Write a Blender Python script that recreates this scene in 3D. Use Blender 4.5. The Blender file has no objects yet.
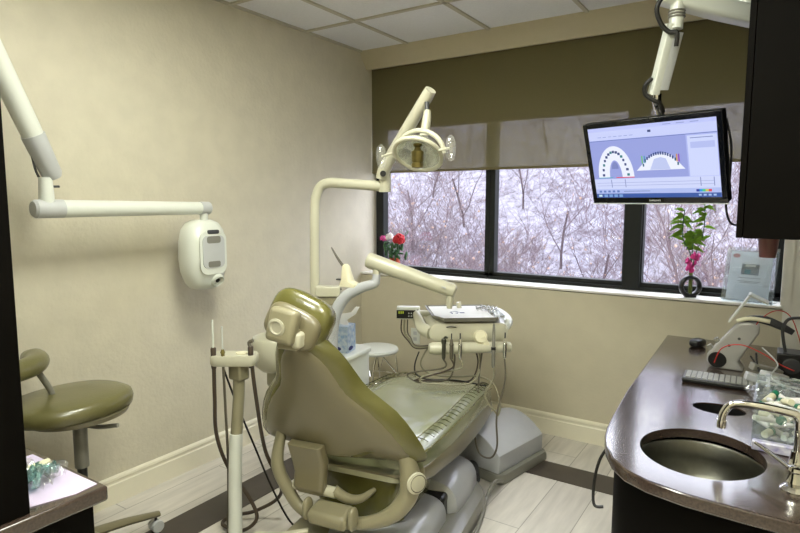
import bpy, bmesh, math, random
from mathutils import Vector, Matrix, Euler
random.seed(7)
S = bpy.context.scene
C = S.collection
PI = math.pi
def rad(d): return d * PI / 180

# ------------------------------------------------------------------ camera
cam = bpy.data.cameras.new('camera'); cam_ob = bpy.data.objects.new('camera', cam); C.objects.link(cam_ob)
cam.sensor_width = 36.0; cam.lens = 36.0 * 580.13 / 800.0; cam.clip_start = 0.05; cam.clip_end = 500
R_ = Vector((0.83652926, 0.54792036, 0.00144253)); U_ = Vector((-0.06091102, 0.09037793, 0.9940431)); F_ = Vector((-0.54452608, 0.831634, -0.10897817))
cam_ob.matrix_world = Matrix(((R_.x, U_.x, -F_.x, 2.71474), (R_.y, U_.y, -F_.y, -3.59523), (R_.z, U_.z, -F_.z, 1.5), (0, 0, 0, 1)))
S.camera = cam_ob
# ------------------------------------------------------------------ sky and exposure
W = bpy.data.worlds.new('overcast_sky'); S.world = W; W.use_nodes = True
bg = W.node_tree.nodes['Background']; bg.inputs[0].default_value = (0.88, 0.90, 1.0, 1); bg.inputs[1].default_value = 7.0
S.view_settings.view_transform = 'Standard'; S.view_settings.look = 'None'; S.view_settings.gamma = 1; S.view_settings.use_curve_mapping = False
S.view_settings.exposure = 0.0
LAMP_COL = (0.98, 1.0, 0.88); LAMP_POWER = 35.0

# ------------------------------------------------------------------ materials
MATS = {}
def mat(name, col, rough=0.5, metal=0.0, noise=0.0, nscale=20, bump=0.0, bscale=60, coat=0.0, spec=0.5, trans=0.0, alpha=1.0, emit=None, estr=1.0, col2=None, sheen=0):
    if name in MATS: return MATS[name]
    m = bpy.data.materials.new(name); m.use_nodes = True; nt = m.node_tree; b = nt.nodes['Principled BSDF']
    b.inputs['Base Color'].default_value = (*col, 1); b.inputs['Roughness'].default_value = rough; b.inputs['Metallic'].default_value = metal
    b.inputs['Coat Weight'].default_value = coat; b.inputs['Specular IOR Level'].default_value = spec
    b.inputs['Transmission Weight'].default_value = trans; b.inputs['Alpha'].default_value = alpha
    if emit: b.inputs['Emission Color'].default_value = (*emit, 1); b.inputs['Emission Strength'].default_value = estr
    tc = nt.nodes.new('ShaderNodeTexCoord')
    n = nt.nodes.new('ShaderNodeTexNoise'); n.inputs['Scale'].default_value = nscale; n.inputs['Detail'].default_value = 6
    nt.links.new(tc.outputs['Object'], n.inputs['Vector'])
    mx = nt.nodes.new('ShaderNodeMix'); mx.data_type = 'RGBA'
    c2 = col2 if col2 else tuple(max(0, c * (1 - noise)) for c in col)
    mx.inputs[6].default_value = (*col, 1); mx.inputs[7].default_value = (*c2, 1)
    if noise or col2:
        mr = nt.nodes.new('ShaderNodeMapRange'); mr.inputs[1].default_value = 0.35; mr.inputs[2].default_value = 0.65
        nt.links.new(n.outputs['Fac'], mr.inputs[0]); nt.links.new(mr.outputs[0], mx.inputs[0]); nt.links.new(mx.outputs[2], b.inputs['Base Color'])
    if bump:
        n2 = nt.nodes.new('ShaderNodeTexNoise'); n2.inputs['Scale'].default_value = bscale; n2.inputs['Detail'].default_value = 4
        nt.links.new(tc.outputs['Object'], n2.inputs['Vector'])
        bp = nt.nodes.new('ShaderNodeBump'); bp.inputs['Strength'].default_value = bump; bp.inputs['Distance'].default_value = 0.01
        nt.links.new(n2.outputs['Fac'], bp.inputs['Height']); nt.links.new(bp.outputs['Normal'], b.inputs['Normal'])
    MATS[name] = m; return m
def srgb(r, g, b):
    f = lambda c: (c / 255 / 12.92) if c / 255 <= 0.04045 else ((c / 255 + 0.055) / 1.055) ** 2.4
    return (f(r), f(g), f(b))
M_wall = mat('wallpaper', srgb(209, 202, 181), 0.55, noise=0.06, nscale=9, bump=0.25, bscale=45)
M_wallw = mat('wall_paint', srgb(204, 196, 172), 0.6, noise=0.04, nscale=9, bump=0.1, bscale=60)
M_tile = mat('ceiling_tile', srgb(236, 236, 236), 0.9, noise=0.05, nscale=90, bump=0.3, bscale=200)
M_grid = mat('ceiling_grid', srgb(190, 184, 165), 0.5)
M_beam = mat('soffit_paint', srgb(196, 186, 158), 0.6, noise=0.03, bump=0.05)
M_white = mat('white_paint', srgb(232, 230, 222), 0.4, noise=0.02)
M_base = mat('baseboard_paint', srgb(232, 226, 204), 0.35, noise=0.02)
M_frame = mat('dark_anodised', srgb(36, 38, 36), 0.6, noise=0.1, spec=0.2)
M_cream = mat('cream_plastic', srgb(192, 189, 168), 0.32, noise=0.02, coat=0.2)
M_cream2 = mat('cream_casting', srgb(142, 136, 110), 0.36, noise=0.04, coat=0.15)
M_shell = mat('tan_shell', srgb(116, 109, 84), 0.34, noise=0.04, coat=0.25, nscale=6)
M_silver = mat('grey_plastic', srgb(186, 188, 192), 0.28, noise=0.03, coat=0.4)
M_greyp = mat('mid_grey_plastic', srgb(128, 126, 116), 0.35, noise=0.05, coat=0.2)
M_dkgrey = mat('dark_grey_plastic', srgb(60, 60, 62), 0.45, noise=0.1)
M_olive = mat('olive_vinyl', srgb(98, 95, 48), 0.26, noise=0.1, nscale=14, bump=0.08, bscale=120, coat=0.5)
M_olive2 = mat('olive_vinyl_stool', srgb(104, 100, 62), 0.3, noise=0.08, nscale=14, bump=0.08, bscale=120, coat=0.35)
M_seat = mat('pale_green_vinyl', srgb(128, 132, 102), 0.22, noise=0.05, nscale=10, bump=0.06, bscale=90, coat=0.6)
M_whitep = mat('white_plastic', srgb(218, 221, 212), 0.3, noise=0.01, coat=0.3)
M_ltgrey = mat('light_grey_plastic', srgb(190, 192, 192), 0.35, noise=0.03)
M_black = mat('black_plastic', srgb(20, 20, 20), 0.35, noise=0.1)
M_espresso = mat('espresso_laminate', srgb(11, 9, 7), 0.6, noise=0.25, nscale=5, spec=0.05)
M_chrome = mat('chrome', (0.72, 0.71, 0.68), 0.1, metal=1.0, noise=0.03)
M_steel = mat('brushed_steel', (0.15, 0.148, 0.125), 0.36, metal=1.0, noise=0.12, nscale=40)
M_brass = mat('bronze_metal', srgb(120, 108, 60), 0.35, metal=0.7, noise=0.2)
M_tube = mat('grey_tubing', srgb(94, 88, 74), 0.45, noise=0.05)
M_tubed = mat('dark_tubing', srgb(70, 58, 46), 0.45, noise=0.05)
M_tubel = mat('pale_tubing', srgb(140, 136, 112), 0.4, noise=0.05)
M_tubebl = mat('black_cable', srgb(22, 20, 18), 0.5, noise=0.1)
M_paper = mat('white_paper', srgb(238, 238, 238), 0.8, noise=0.02)
M_lilac = mat('lilac_paper', srgb(206, 194, 222), 0.85, noise=0.04, nscale=40)
M_bluebox = mat('tissue_box_print', srgb(140, 168, 205), 0.6, col2=srgb(205, 214, 222), nscale=38)
M_tissue = mat('tissue_paper', srgb(240, 240, 240), 0.9, noise=0.03)
M_navy = mat('navy_ink', srgb(30, 40, 110), 0.6, noise=0.1)
M_red = mat('red_petals', srgb(200, 20, 35), 0.6, noise=0.3, nscale=60)
M_pink = mat('pink_petals', srgb(225, 60, 150), 0.6, noise=0.2, nscale=60)
M_wpetal = mat('white_petals', srgb(240, 235, 235), 0.6, noise=0.1)
M_leaf = mat('dark_leaf', srgb(50, 96, 50), 0.5, noise=0.4, nscale=30)
M_leafy = mat('yellow_green_leaf', srgb(176, 206, 96), 0.5, noise=0.2, nscale=30)
M_stem = mat('green_stem', srgb(96, 110, 50), 0.5, noise=0.2)
M_copper = mat('copper_jar', srgb(190, 80, 36), 0.3, metal=0.3, col2=srgb(120, 40, 24), nscale=60)
M_green = mat('green_cap', srgb(16, 110, 80), 0.4, noise=0.1)
M_teal = mat('teal_cap', srgb(90, 190, 190), 0.4, noise=0.1)
M_ivory = mat('ivory_plastic', srgb(226, 220, 190), 0.4, noise=0.05)
M_maroon = mat('maroon_plastic', srgb(120, 76, 76), 0.3, noise=0.1)
M_redw = mat('red_wire', srgb(190, 40, 30), 0.4, noise=0.1)
M_lcd = mat('green_digits', srgb(190, 210, 60), 0.4, emit=srgb(190, 200, 60), estr=0.25)
M_led = mat('orange_indicator', srgb(240, 130, 30), 0.4, emit=srgb(250, 140, 40), estr=1.5)
M_bag = mat('creased_vinyl_white', srgb(205, 205, 176), 0.25, noise=0.15, nscale=8, bump=0.5, bscale=14, coat=0.6)
M_twig = mat('bare_twig', srgb(88, 72, 76), 0.9, noise=0.25, nscale=8)
M_bark = mat('bark', srgb(66, 54, 58), 0.9, noise=0.3, nscale=8)
M_orange = mat('orange_leaf', srgb(150, 122, 104), 0.8, noise=0.2)

def glassy(name, tint=(1, 1, 1), gl=0.08, rough=0.02, diff=0.0, dcol=(1, 1, 1), bump=0):
    m = bpy.data.materials.new(name); m.use_nodes = True; nt = m.node_tree; nt.nodes.clear()
    o = nt.nodes.new('ShaderNodeOutputMaterial'); t = nt.nodes.new('ShaderNodeBsdfTransparent'); t.inputs[0].default_value = (*tint, 1)
    g = nt.nodes.new('ShaderNodeBsdfGlossy'); g.inputs['Roughness'].default_value = rough
    mx = nt.nodes.new('ShaderNodeMixShader'); mx.inputs[0].default_value = gl
    nt.links.new(t.outputs[0], mx.inputs[1]); nt.links.new(g.outputs[0], mx.inputs[2])
    tc = nt.nodes.new('ShaderNodeTexCoord'); n = nt.nodes.new('ShaderNodeTexNoise'); n.inputs['Scale'].default_value = 30
    nt.links.new(tc.outputs['Object'], n.inputs['Vector'])
    if bump:
        bp = nt.nodes.new('ShaderNodeBump'); bp.inputs['Strength'].default_value = bump; bp.inputs['Distance'].default_value = 0.02
        nt.links.new(n.outputs['Fac'], bp.inputs['Height']); nt.links.new(bp.outputs[0], g.inputs['Normal'])
    last = mx
    if diff:
        d = nt.nodes.new('ShaderNodeBsdfDiffuse'); d.inputs[0].default_value = (*dcol, 1)
        m2 = nt.nodes.new('ShaderNodeMixShader'); m2.inputs[0].default_value = diff
        nt.links.new(mx.outputs[0], m2.inputs[1]); nt.links.new(d.outputs[0], m2.inputs[2]); last = m2
    nt.links.new(last.outputs[0], o.inputs[0]); MATS[name] = m; return m
M_glass = glassy('window_glass', (0.97, 0.98, 1.0), 0.05)
M_film = glassy('clear_film', (1, 1, 1), 0.10, 0.12, 0.05, (0.9, 0.9, 0.95), 0.5)
M_acryl = glassy('clear_acrylic', (0.95, 0.98, 0.98), 0.14, 0.03, 0.06, (0.85, 0.9, 0.95))
M_shield = glassy('clear_shield', (0.98, 0.98, 0.98), 0.12, 0.05, 0.08, (0.95, 0.95, 0.9))

def translucent(name, col, t=0.5, noise=0.1):
    m = bpy.data.materials.new(name); m.use_nodes = True; nt = m.node_tree; nt.nodes.clear(); N = nt.nodes; L = nt.links
    o = N.new('ShaderNodeOutputMaterial'); d = N.new('ShaderNodeBsdfDiffuse'); tl = N.new('ShaderNodeBsdfTranslucent'); a = N.new('ShaderNodeMixShader')
    n = N.new('ShaderNodeTexNoise'); n.inputs['Scale'].default_value = 30; tc = N.new('ShaderNodeTexCoord'); L.new(tc.outputs['Object'], n.inputs[0])
    cr = N.new('ShaderNodeMix'); cr.data_type = 'RGBA'; cr.inputs[6].default_value = (*col, 1); cr.inputs[7].default_value = (*[c * (1 - noise) for c in col], 1); L.new(n.outputs['Fac'], cr.inputs[0])
    for q in (d, tl): L.new(cr.outputs[2], q.inputs[0])
    a.inputs[0].default_value = t; L.new(d.outputs[0], a.inputs[1]); L.new(tl.outputs[0], a.inputs[2]); L.new(a.outputs[0], o.inputs[0]); return m
M_leafy = translucent('translucent_leaf', srgb(150, 185, 80), 0.55, 0.25)  # bamboo leaf's own mottled yellow green, partly translucent
M_card = translucent('brochure_card', srgb(240, 242, 244), 0.55, 0.02)
def shade_mat():
    m = bpy.data.materials.new('sunscreen_mesh'); m.use_nodes = True; nt = m.node_tree; nt.nodes.clear(); N = nt.nodes; L = nt.links
    o = N.new('ShaderNodeOutputMaterial'); d = N.new('ShaderNodeBsdfDiffuse'); tl = N.new('ShaderNodeBsdfTranslucent'); tr = N.new('ShaderNodeBsdfTransparent')
    tc = N.new('ShaderNodeTexCoord'); w = N.new('ShaderNodeTexNoise'); w.inputs['Scale'].default_value = 260; L.new(tc.outputs['Object'], w.inputs['Vector'])
    cr = N.new('ShaderNodeMix'); cr.data_type = 'RGBA'; cr.inputs[6].default_value = (*srgb(140, 132, 98), 1); cr.inputs[7].default_value = (*srgb(122, 114, 82), 1)
    L.new(w.outputs['Fac'], cr.inputs[0]); L.new(cr.outputs[2], d.inputs[0])
    tl.inputs[0].default_value = (*srgb(150, 146, 118), 1)
    a = N.new('ShaderNodeMixShader'); a.inputs[0].default_value = 0.18; L.new(d.outputs[0], a.inputs[1]); L.new(tl.outputs[0], a.inputs[2])
    b = N.new('ShaderNodeMixShader'); b.inputs[0].default_value = 0.33; L.new(a.outputs[0], b.inputs[1]); L.new(tr.outputs[0], b.inputs[2]); L.new(b.outputs[0], o.inputs[0]); return m
M_shade = shade_mat()
def floor_mat():
    m = bpy.data.materials.new('plank_floor'); m.use_nodes = True; nt = m.node_tree; N = nt.nodes; L = nt.links; b = N['Principled BSDF']
    tc = N.new('ShaderNodeTexCoord'); mp = N.new('ShaderNodeMapping'); mp.inputs['Rotation'].default_value = (0, 0, PI / 2); mp.inputs['Location'].default_value = (0.3, 0.105, 0)
    br = N.new('ShaderNodeTexBrick'); br.inputs['Scale'].default_value = 1.0; br.inputs['Mortar Size'].default_value = 0.0022; br.inputs['Brick Width'].default_value = 0.9; br.inputs['Row Height'].default_value = 0.21
    br.inputs['Color1'].default_value = (*srgb(212, 206, 196), 1); br.inputs['Color2'].default_value = (*srgb(196, 190, 182), 1); br.inputs['Mortar'].default_value = (*srgb(150, 146, 136), 1); br.offset = 0.37
    L.new(tc.outputs['Object'], mp.inputs[0]); L.new(mp.outputs[0], br.inputs[0])
    mp2 = N.new('ShaderNodeMapping'); mp2.inputs['Scale'].default_value = (14, 1.6, 1); L.new(tc.outputs['Object'], mp2.inputs[0])
    n = N.new('ShaderNodeTexNoise'); n.inputs['Scale'].default_value = 2.2; n.inputs['Detail'].default_value = 8; L.new(mp2.outputs[0], n.inputs[0])
    mr = N.new('ShaderNodeMapRange'); mr.inputs[1].default_value = 0.3; mr.inputs[2].default_value = 0.7; mr.inputs[3].default_value = 0.84; mr.inputs[4].default_value = 1.05; L.new(n.outputs['Fac'], mr.inputs[0])
    mx = N.new('ShaderNodeMix'); mx.data_type = 'RGBA'; mx.blend_type = 'MULTIPLY'; mx.inputs[0].default_value = 1
    L.new(br.outputs['Color'], mx.inputs[6]); L.new(mr.outputs[0], mx.inputs[7]); L.new(mx.outputs[2], b.inputs['Base Color'])
    b.inputs['Roughness'].default_value = 0.28; return m
M_floor = floor_mat()
M_stripe = mat('dark_plank', srgb(66, 58, 52), 0.3, noise=0.2, nscale=12)
def stone(name, c1, c2):
    m = mat(name, c1, 0.2, noise=0.2, nscale=160, col2=c2, coat=0.8); m.node_tree.nodes['Principled BSDF'].inputs['Coat Roughness'].default_value = 0.12; m.node_tree.nodes['Principled BSDF'].inputs['Coat IOR'].default_value = 1.5; return m
M_stone = stone('brown_quartz', srgb(70, 57, 50), srgb(56, 46, 41))

# ------------------------------------------------------------------ mesh helpers
class MB:
    def __init__(s): s.v = []; s.f = []; s.m = []; s.mi = 0; s.X = Matrix.Identity(4)
    def add(s, vs, fs):
        k = len(s.v); s.v += [tuple(s.X @ Vector(v)) for v in vs]; s.f += [tuple(i + k for i in f) for f in fs]; s.m += [s.mi] * len(fs); return s
    def box(s, c, d, rot=None):
        x, y, z = d[0] / 2, d[1] / 2, d[2] / 2
        vs = [Vector(p) for p in ((-x, -y, -z), (x, -y, -z), (x, y, -z), (-x, y, -z), (-x, -y, z), (x, -y, z), (x, y, z), (-x, y, z))]
        if rot: E = Euler(rot).to_matrix(); vs = [E @ v for v in vs]
        return s.add([v + Vector(c) for v in vs], [(3, 2, 1, 0), (4, 5, 6, 7), (0, 1, 5, 4), (1, 2, 6, 5), (2, 3, 7, 6), (3, 0, 4, 7)])
    def tube(s, pts, r, n=12, sub=0, cap=True, flat=1.0):
        P = [Vector(p) for p in pts]; rs = list(r) if isinstance(r, (list, tuple)) else [r] * len(P)
        if sub:
            Q = []; q = []
            for i in range(len(P) - 1):
                p0 = P[max(i - 1, 0)]; p1 = P[i]; p2 = P[i + 1]; p3 = P[min(i + 2, len(P) - 1)]
                for k in range(sub):
                    t = k / sub; Q.append(0.5 * ((2 * p1) + (p2 - p0) * t + (2 * p0 - 5 * p1 + 4 * p2 - p3) * t * t + (3 * p1 - p0 - 3 * p2 + p3) * t ** 3)); q.append(rs[i] + (rs[i + 1] - rs[i]) * t)
            Q.append(P[-1]); q.append(rs[-1]); P, rs = Q, q
        vs = []; fs = []; nrm = None
        for i, p in enumerate(P):
            t = (P[min(i + 1, len(P) - 1)] - P[max(i - 1, 0)])
            if t.length < 1e-9: t = Vector((0, 0, 1))
            t.normalize()
            if nrm is None: nrm = t.orthogonal().normalized() if abs(t.z) > 0.9 else t.cross(Vector((0, 0, 1))).normalized()
            else:
                nrm = (nrm - t * nrm.dot(t)); nrm = nrm.normalized() if nrm.length > 1e-6 else t.orthogonal().normalized()
            b = t.cross(nrm)
            for k in range(n):
                a = 2 * PI * k / n; vs.append(p + (nrm * math.cos(a) + b * math.sin(a) * flat) * rs[i])
        for i in range(len(P) - 1):
            for k in range(n): fs.append((i * n + k, i * n + (k + 1) % n, (i + 1) * n + (k + 1) % n, (i + 1) * n + k))
        if cap: fs.append(tuple(range(n - 1, -1, -1))); fs.append(tuple((len(P) - 1) * n + k for k in range(n)))
        return s.add(vs, fs)
    def lathe(s, prof, c=(0, 0, 0), n=24, axis=None):
        A = Matrix.Identity(3) if axis is None else Vector((0, 0, 1)).rotation_difference(Vector(axis)).to_matrix()
        vs = []; fs = []; m = len(prof)
        for r, z in prof:
            for k in range(n): a = 2 * PI * k / n; vs.append(A @ Vector((r * math.cos(a), r * math.sin(a), z)) + Vector(c))
        for i in range(m - 1):
            for k in range(n): fs.append((i * n + k, i * n + (k + 1) % n, (i + 1) * n + (k + 1) % n, (i + 1) * n + k))
        if prof[0][0] > 1e-4: fs.append(tuple(range(n - 1, -1, -1)))
        if prof[-1][0] > 1e-4: fs.append(tuple((m - 1) * n + k for k in range(n)))
        return s.add(vs, fs)
    def prism(s, out, z0, z1, hole=None):
        n = len(out)
        if hole is None:
            return s.add([(x, y, z0) for x, y in out] + [(x, y, z1) for x, y in out], [tuple(range(n - 1, -1, -1)), tuple(range(n, 2 * n))] + [(i, (i + 1) % n, n + (i + 1) % n, n + i) for i in range(n)])
    def rings(s, R, cap=True, closed=True):
        n = len(R[0]); vs = [p for r in R for p in r]; fs = []
        for i in range(len(R) - 1):
            for k in range(n if closed else n - 1): fs.append((i * n + k, i * n + (k + 1) % n, (i + 1) * n + (k + 1) % n, (i + 1) * n + k))
        if cap: fs.append(tuple(range(n - 1, -1, -1))); fs.append(tuple((len(R) - 1) * n + k for k in range(n)))
        return s.add(vs, fs)
    def ell(s, c, d, e=0.6, rot=None, nu=28, nv=16):
        sp = lambda v, q: math.copysign(abs(v) ** q, v)
        E = Euler(rot).to_matrix() if rot else Matrix.Identity(3); R = []
        for j in range(nv + 1):
            ph = -PI / 2 + PI * j / nv; ph = max(-PI / 2 + 0.02, min(PI / 2 - 0.02, ph)); r = []
            for k in range(nu):
                a = 2 * PI * k / nu
                r.append(E @ Vector((d[0] / 2 * sp(math.cos(ph), e) * sp(math.cos(a), e), d[1] / 2 * sp(math.cos(ph), e) * sp(math.sin(a), e), d[2] / 2 * sp(math.sin(ph), e))) + Vector(c))
            R.append(r)
        return s.rings(R)
    def build(s, name, ms, parent=None, bev=0, seg=3, sub=0, ang=38, loc=None, rotz=None):
        me = bpy.data.meshes.new(name); me.from_pydata(s.v, [], s.f)
        for m in (ms if isinstance(ms, (list, tuple)) else [ms]): me.materials.append(m)
        me.polygons.foreach_set('material_index', s.m)
        bm = bmesh.new(); bm.from_mesh(me); bmesh.ops.recalc_face_normals(bm, faces=bm.faces); bm.to_mesh(me); bm.free()
        me.polygons.foreach_set('use_smooth', [True] * len(me.polygons)); me.set_sharp_from_angle(angle=rad(ang)); me.update()
        o = bpy.data.objects.new(name, me); C.objects.link(o)
        if parent: o.parent = parent
        if loc: o.location = loc
        if rotz is not None: o.rotation_euler = (0, 0, rotz)
        if bev:
            b = o.modifiers.new('bevel', 'BEVEL'); b.width = bev; b.segments = seg; b.limit_method = 'ANGLE'; b.angle_limit = rad(35)
        if sub: q = o.modifiers.new('sub', 'SUBSURF'); q.levels = sub; q.render_levels = sub
        return o
def rrect(cx, cy, w, h, r, n=6):
    out = []
    for sx, sy, a0 in ((1, 1, 0), (-1, 1, 90), (-1, -1, 180), (1, -1, 270)):
        for k in range(n + 1):
            a = rad(a0 + 90 * k / n); out.append((cx + sx * (w / 2 - r) + r * math.cos(a), cy + sy * (h / 2 - r) + r * math.sin(a)))
    return out
def tag(o, label=None, cat=None, group=None, kind=None):
    if label: o['label'] = label
    if cat: o['category'] = cat
    if group: o['group'] = group
    if kind: o['kind'] = kind
    return o
def thing(name, label, cat, loc=(0, 0, 0), rz=0, group=None):
    o = bpy.data.objects.new(name, None); C.objects.link(o); o.location = loc; o.rotation_euler = (0, 0, rz); o.empty_display_size = 0.1
    return tag(o, label, cat, group)
def struct(name, mb, m, **k): return tag(mb.build(name, m, **k), kind='structure')
def text(body, size, m, name, parent, loc, rot, ext=0.0006):
    cu = bpy.data.curves.new(name, 'FONT'); cu.body = body; cu.size = size; cu.extrude = ext; cu.align_x = 'CENTER'; cu.align_y = 'CENTER'
    t = bpy.data.objects.new(name, cu); C.objects.link(t); bpy.context.view_layer.update()
    me = bpy.data.meshes.new_from_object(t.evaluated_get(bpy.context.evaluated_depsgraph_get())); C.objects.unlink(t); bpy.data.objects.remove(t)
    me.materials.clear(); me.materials.append(m)
    o = bpy.data.objects.new(name, me); C.objects.link(o); o.parent = parent; o.location = loc; o.rotation_euler = rot; return o
def cable(name, pts, r, m, label, cat='cable', group=None, sub=8, n=8):
    return tag(MB().tube(pts, r, n, sub).build(name, m), label, cat, group)

# ================================================================== ROOM
H = 2.62; XR = 2.93; YB = -4.6; WX1 = 2.75; SILL = 0.965
m = MB().box((1.45, YB / 2 + 0.1, -0.05), (3.3, -YB + 0.6, 0.1)); struct('floor', m, M_floor)
m = MB().box((0.475, -2.52, 0.001), (0.2, 4.22, 0.004)); m.box((1.655, -0.51, 0.001), (2.56, 0.2, 0.004)); struct('trim_1', m, M_stripe)
struct('wall_left', MB().box((-0.06, YB / 2 + 0.12, 1.4), (0.12, -YB + 0.5, 2.8)), M_wall)
m = MB().box(((WX1 - 0.01) / 2, 0.13, SILL / 2 - 0.01), (WX1 + 0.01, 0.26, SILL - 0.02)); m.box((1.4, 0.24, 2.42), (2.8, 0.1, 0.64))
struct('wall_back', m, M_wallw)
struct('wall_right', MB().box((XR + 0.06, YB / 2 + 0.1, 1.4), (0.12, -YB + 0.5, 2.8)), M_wallw)
struct('wall_front', MB().box((1.46, YB - 0.06, 1.4), (3.1, 0.12, 2.8)), M_wallw)
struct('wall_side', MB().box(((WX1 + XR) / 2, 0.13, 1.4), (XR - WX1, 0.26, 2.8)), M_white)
# sloped beam above the window
m = MB(); pr = [(0, 2.7), (0, 2.615), (0.075, 2.505), (0.19, 2.525), (0.19, 2.7)]
m.add([(0.0, y, z) for y, z in pr] + [(WX1, y, z) for y, z in pr], [(0, 1, 2, 3, 4), (9, 8, 7, 6, 5)] + [(i, 5 + i, 5 + (i + 1) % 5, (i + 1) % 5) for i in range(5)])
struct('trim_2', m, M_beam)
# ceiling tiles and grid
G = 0.632; xs = [0.417 - G + 0.0 + G * i for i in range(0, 6)]; ys = [0.027 - G * i for i in range(0, 9)]
struct('ceiling', MB().box((1.46, YB / 2, H + 0.06), (3.1, -YB + 0.3, 0.1)), M_tile)
m = MB()
for x in xs:
    if 0.02 < x < XR: m.box((x, YB / 2, H + 0.006), (0.024, -YB, 0.012))
for y in ys:
    if YB < y < -0.05: m.box((1.46, y, H + 0.0055), (2.92, 0.024, 0.011))
m.box((0.011, YB / 2, H + 0.005), (0.022, -YB, 0.012))
struct('trim_3', m, M_grid)
# baseboards with moulded cap
def baseboard(name, a, b, nrm):
    pr = [(0, 0), (0.016, 0), (0.016, 0.10), (0.012, 0.106), (0.012, 0.118), (0.016, 0.122), (0.013, 0.133), (0.006, 0.14), (0, 0.142)]
    m = MB(); a = Vector(a); b = Vector(b); nv = Vector(nrm)
    m.rings([[p + nv * o + Vector((0, 0, z)) for o, z in pr] for p in (a, b)]); struct(name, m, M_base, ang=20)
baseboard('baseboard_left', (0, YB, 0), (0, 0, 0), (1, 0, 0)); baseboard('baseboard_back', (0, 0, 0), (XR, 0, 0), (0, -1, 0))
# sill
m = MB().box((1.375, 0.0925, SILL - 0.007), (2.76, 0.189, 0.014)); struct('trim_4', m, M_white, bev=0.002)
m = MB().box((WX1 - 0.006, 0.09, 1.72), (0.012, 0.19, 1.5)); m.box((WX1 + 0.015, -0.004, 1.72), (0.04, 0.008, 1.5)); struct('trim_5', m, M_white)
# window frames + panes
def window(name, x0, x1):
    w = bpy.data.objects.new(name, None); C.objects.link(w); w.location = ((x0 + x1) / 2, 0.22, SILL); w['kind'] = 'structure'
    z0, z1 = 0.0, 2.10 - SILL; hx = (x1 - x0) / 2; f = 0.036
    m = MB()
    m.box((0, 0, z0 + 0.024), (2 * hx, 0.07, 0.048)); m.box((0, 0, z1 - f / 2), (2 * hx, 0.07, f))
    for s in (-1, 1):
        fw = 0.07 if (s < 0 and x0 < 0.1) else f
        m.box((s * (hx - fw / 2), 0, (z0 + z1) / 2), (fw, 0.07, z1 - z0 - 0.001))
    m.box((0, -0.03, z0 + 0.01), (2 * hx - 0.002, 0.05, 0.02))
    m.build('window_frame', M_frame, w, bev=0.003)
    MB().box((0, 0.01, (z0 + z1) / 2), (2 * hx - 2 * f + 0.01, 0.006, z1 - z0 - 0.06)).build('pane', M_glass, w)
window('window_1', 0.012, 0.995); window('window_2', 0.997, 1.935); window('window_3', 1.98, 2.742)
m = MB().box((1.9575, 0.215, 1.53), (0.10, 0.10, 1.13)); struct('trim_6', m, M_frame, bev=0.004)

# roller sunshade
t = thing('roller_shade', 'brown semi transparent roller sunshade covering the top of the window', 'blind', (0, 0.14, 1.73))
MB().box((1.375, 0, 0.405), (2.735, 0.0015, 0.79)).build('shade_fabric', M_shade, t)
MB().tube([(0.012, 0, 0.006), (2.738, 0, 0.006)], 0.009, 10).build('bottom_rail', mat('shade_rail', srgb(108, 98, 62), 0.5, noise=0.1), t)

# ceiling lights (recessed troffers over the room, out of the picture's frame)
def troffer(x, y, label):
    t = thing('ceiling_light', label, 'light', (x, y, H - 0.004))
    m = MB()
    for s in (-1, 1): m.box((s * 0.29, 0, 0), (0.02, 0.6, 0.012)); m.box((0, s * 0.29, 0), (0.56, 0.02, 0.012))
    m.build('frame', M_grid, t)
    MB().box((0, 0, 0.001), (0.56, 0.56, 0.004)).build('diffuser', mat('troffer_diffuser', (0.9, 0.9, 0.85), 0.5, emit=LAMP_COL, estr=LAMP_POWER), t)
troffer(1.365, -2.185, 'square recessed ceiling light above the chair back'); troffer(2.36, -2.817, 'square recessed ceiling light over the sink side')
troffer(1.365, -3.449, 'square recessed ceiling light furthest from the window')

# ================================================================== UPPER AND LOWER CABINETS, RIGHT
t = thing('wall_cabinet', 'dark espresso wall cabinet hung at upper right above the sink counter', 'cabinet', (2.765, -0.97, 1.394))
MB().box((0.008, 0, 0.6), (0.305, 1.144, 1.2)).build('body', M_espresso, t, bev=0.002)
for i in range(2): MB().box((-0.155, -0.286 + i * 0.571, 0.6), (0.018, 0.565, 1.198)).build('door', M_espresso, t, bev=0.002)
# base cabinet with curved end
CT = 0.745
def counter_outline(ins=0.0):
    pts = [(2.205 + ins, -0.003), (2.232 + ins, -1.17), (2.252 + ins, -1.50)]
    c = [(2.262, -1.62), (2.275, -1.70), (2.300, -1.785), (2.335, -1.86), (2.385, -1.92), (2.45, -1.957), (2.55, -1.982), (2.68, -1.99), (2.80, -1.993), (2.925, -1.993)]
    pts += [(x + ins * max(0, 1 - (x - 2.26) / 0.25), y + ins * min(1, max(0, (x - 2.26) / 0.12))) for x, y in c]
    pts += [(2.925, -0.003)]
    return pts
t = thing('base_cabinet', 'dark espresso base cabinet with rounded end under the stone worktop', 'cabinet', (0, 0, 0))
o = counter_outline(0.035); o = [(x, y) for x, y in o]
m = MB(); n = len(o); m.add([(x, y, 0.0) for x, y in o] + [(x, y, CT - 0.042) for x, y in o], [tuple(range(n))] + [(i, (i + 1) % n, n + (i + 1) % n, n + i) for i in range(n)])
m.build('body', M_espresso, t)
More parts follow.
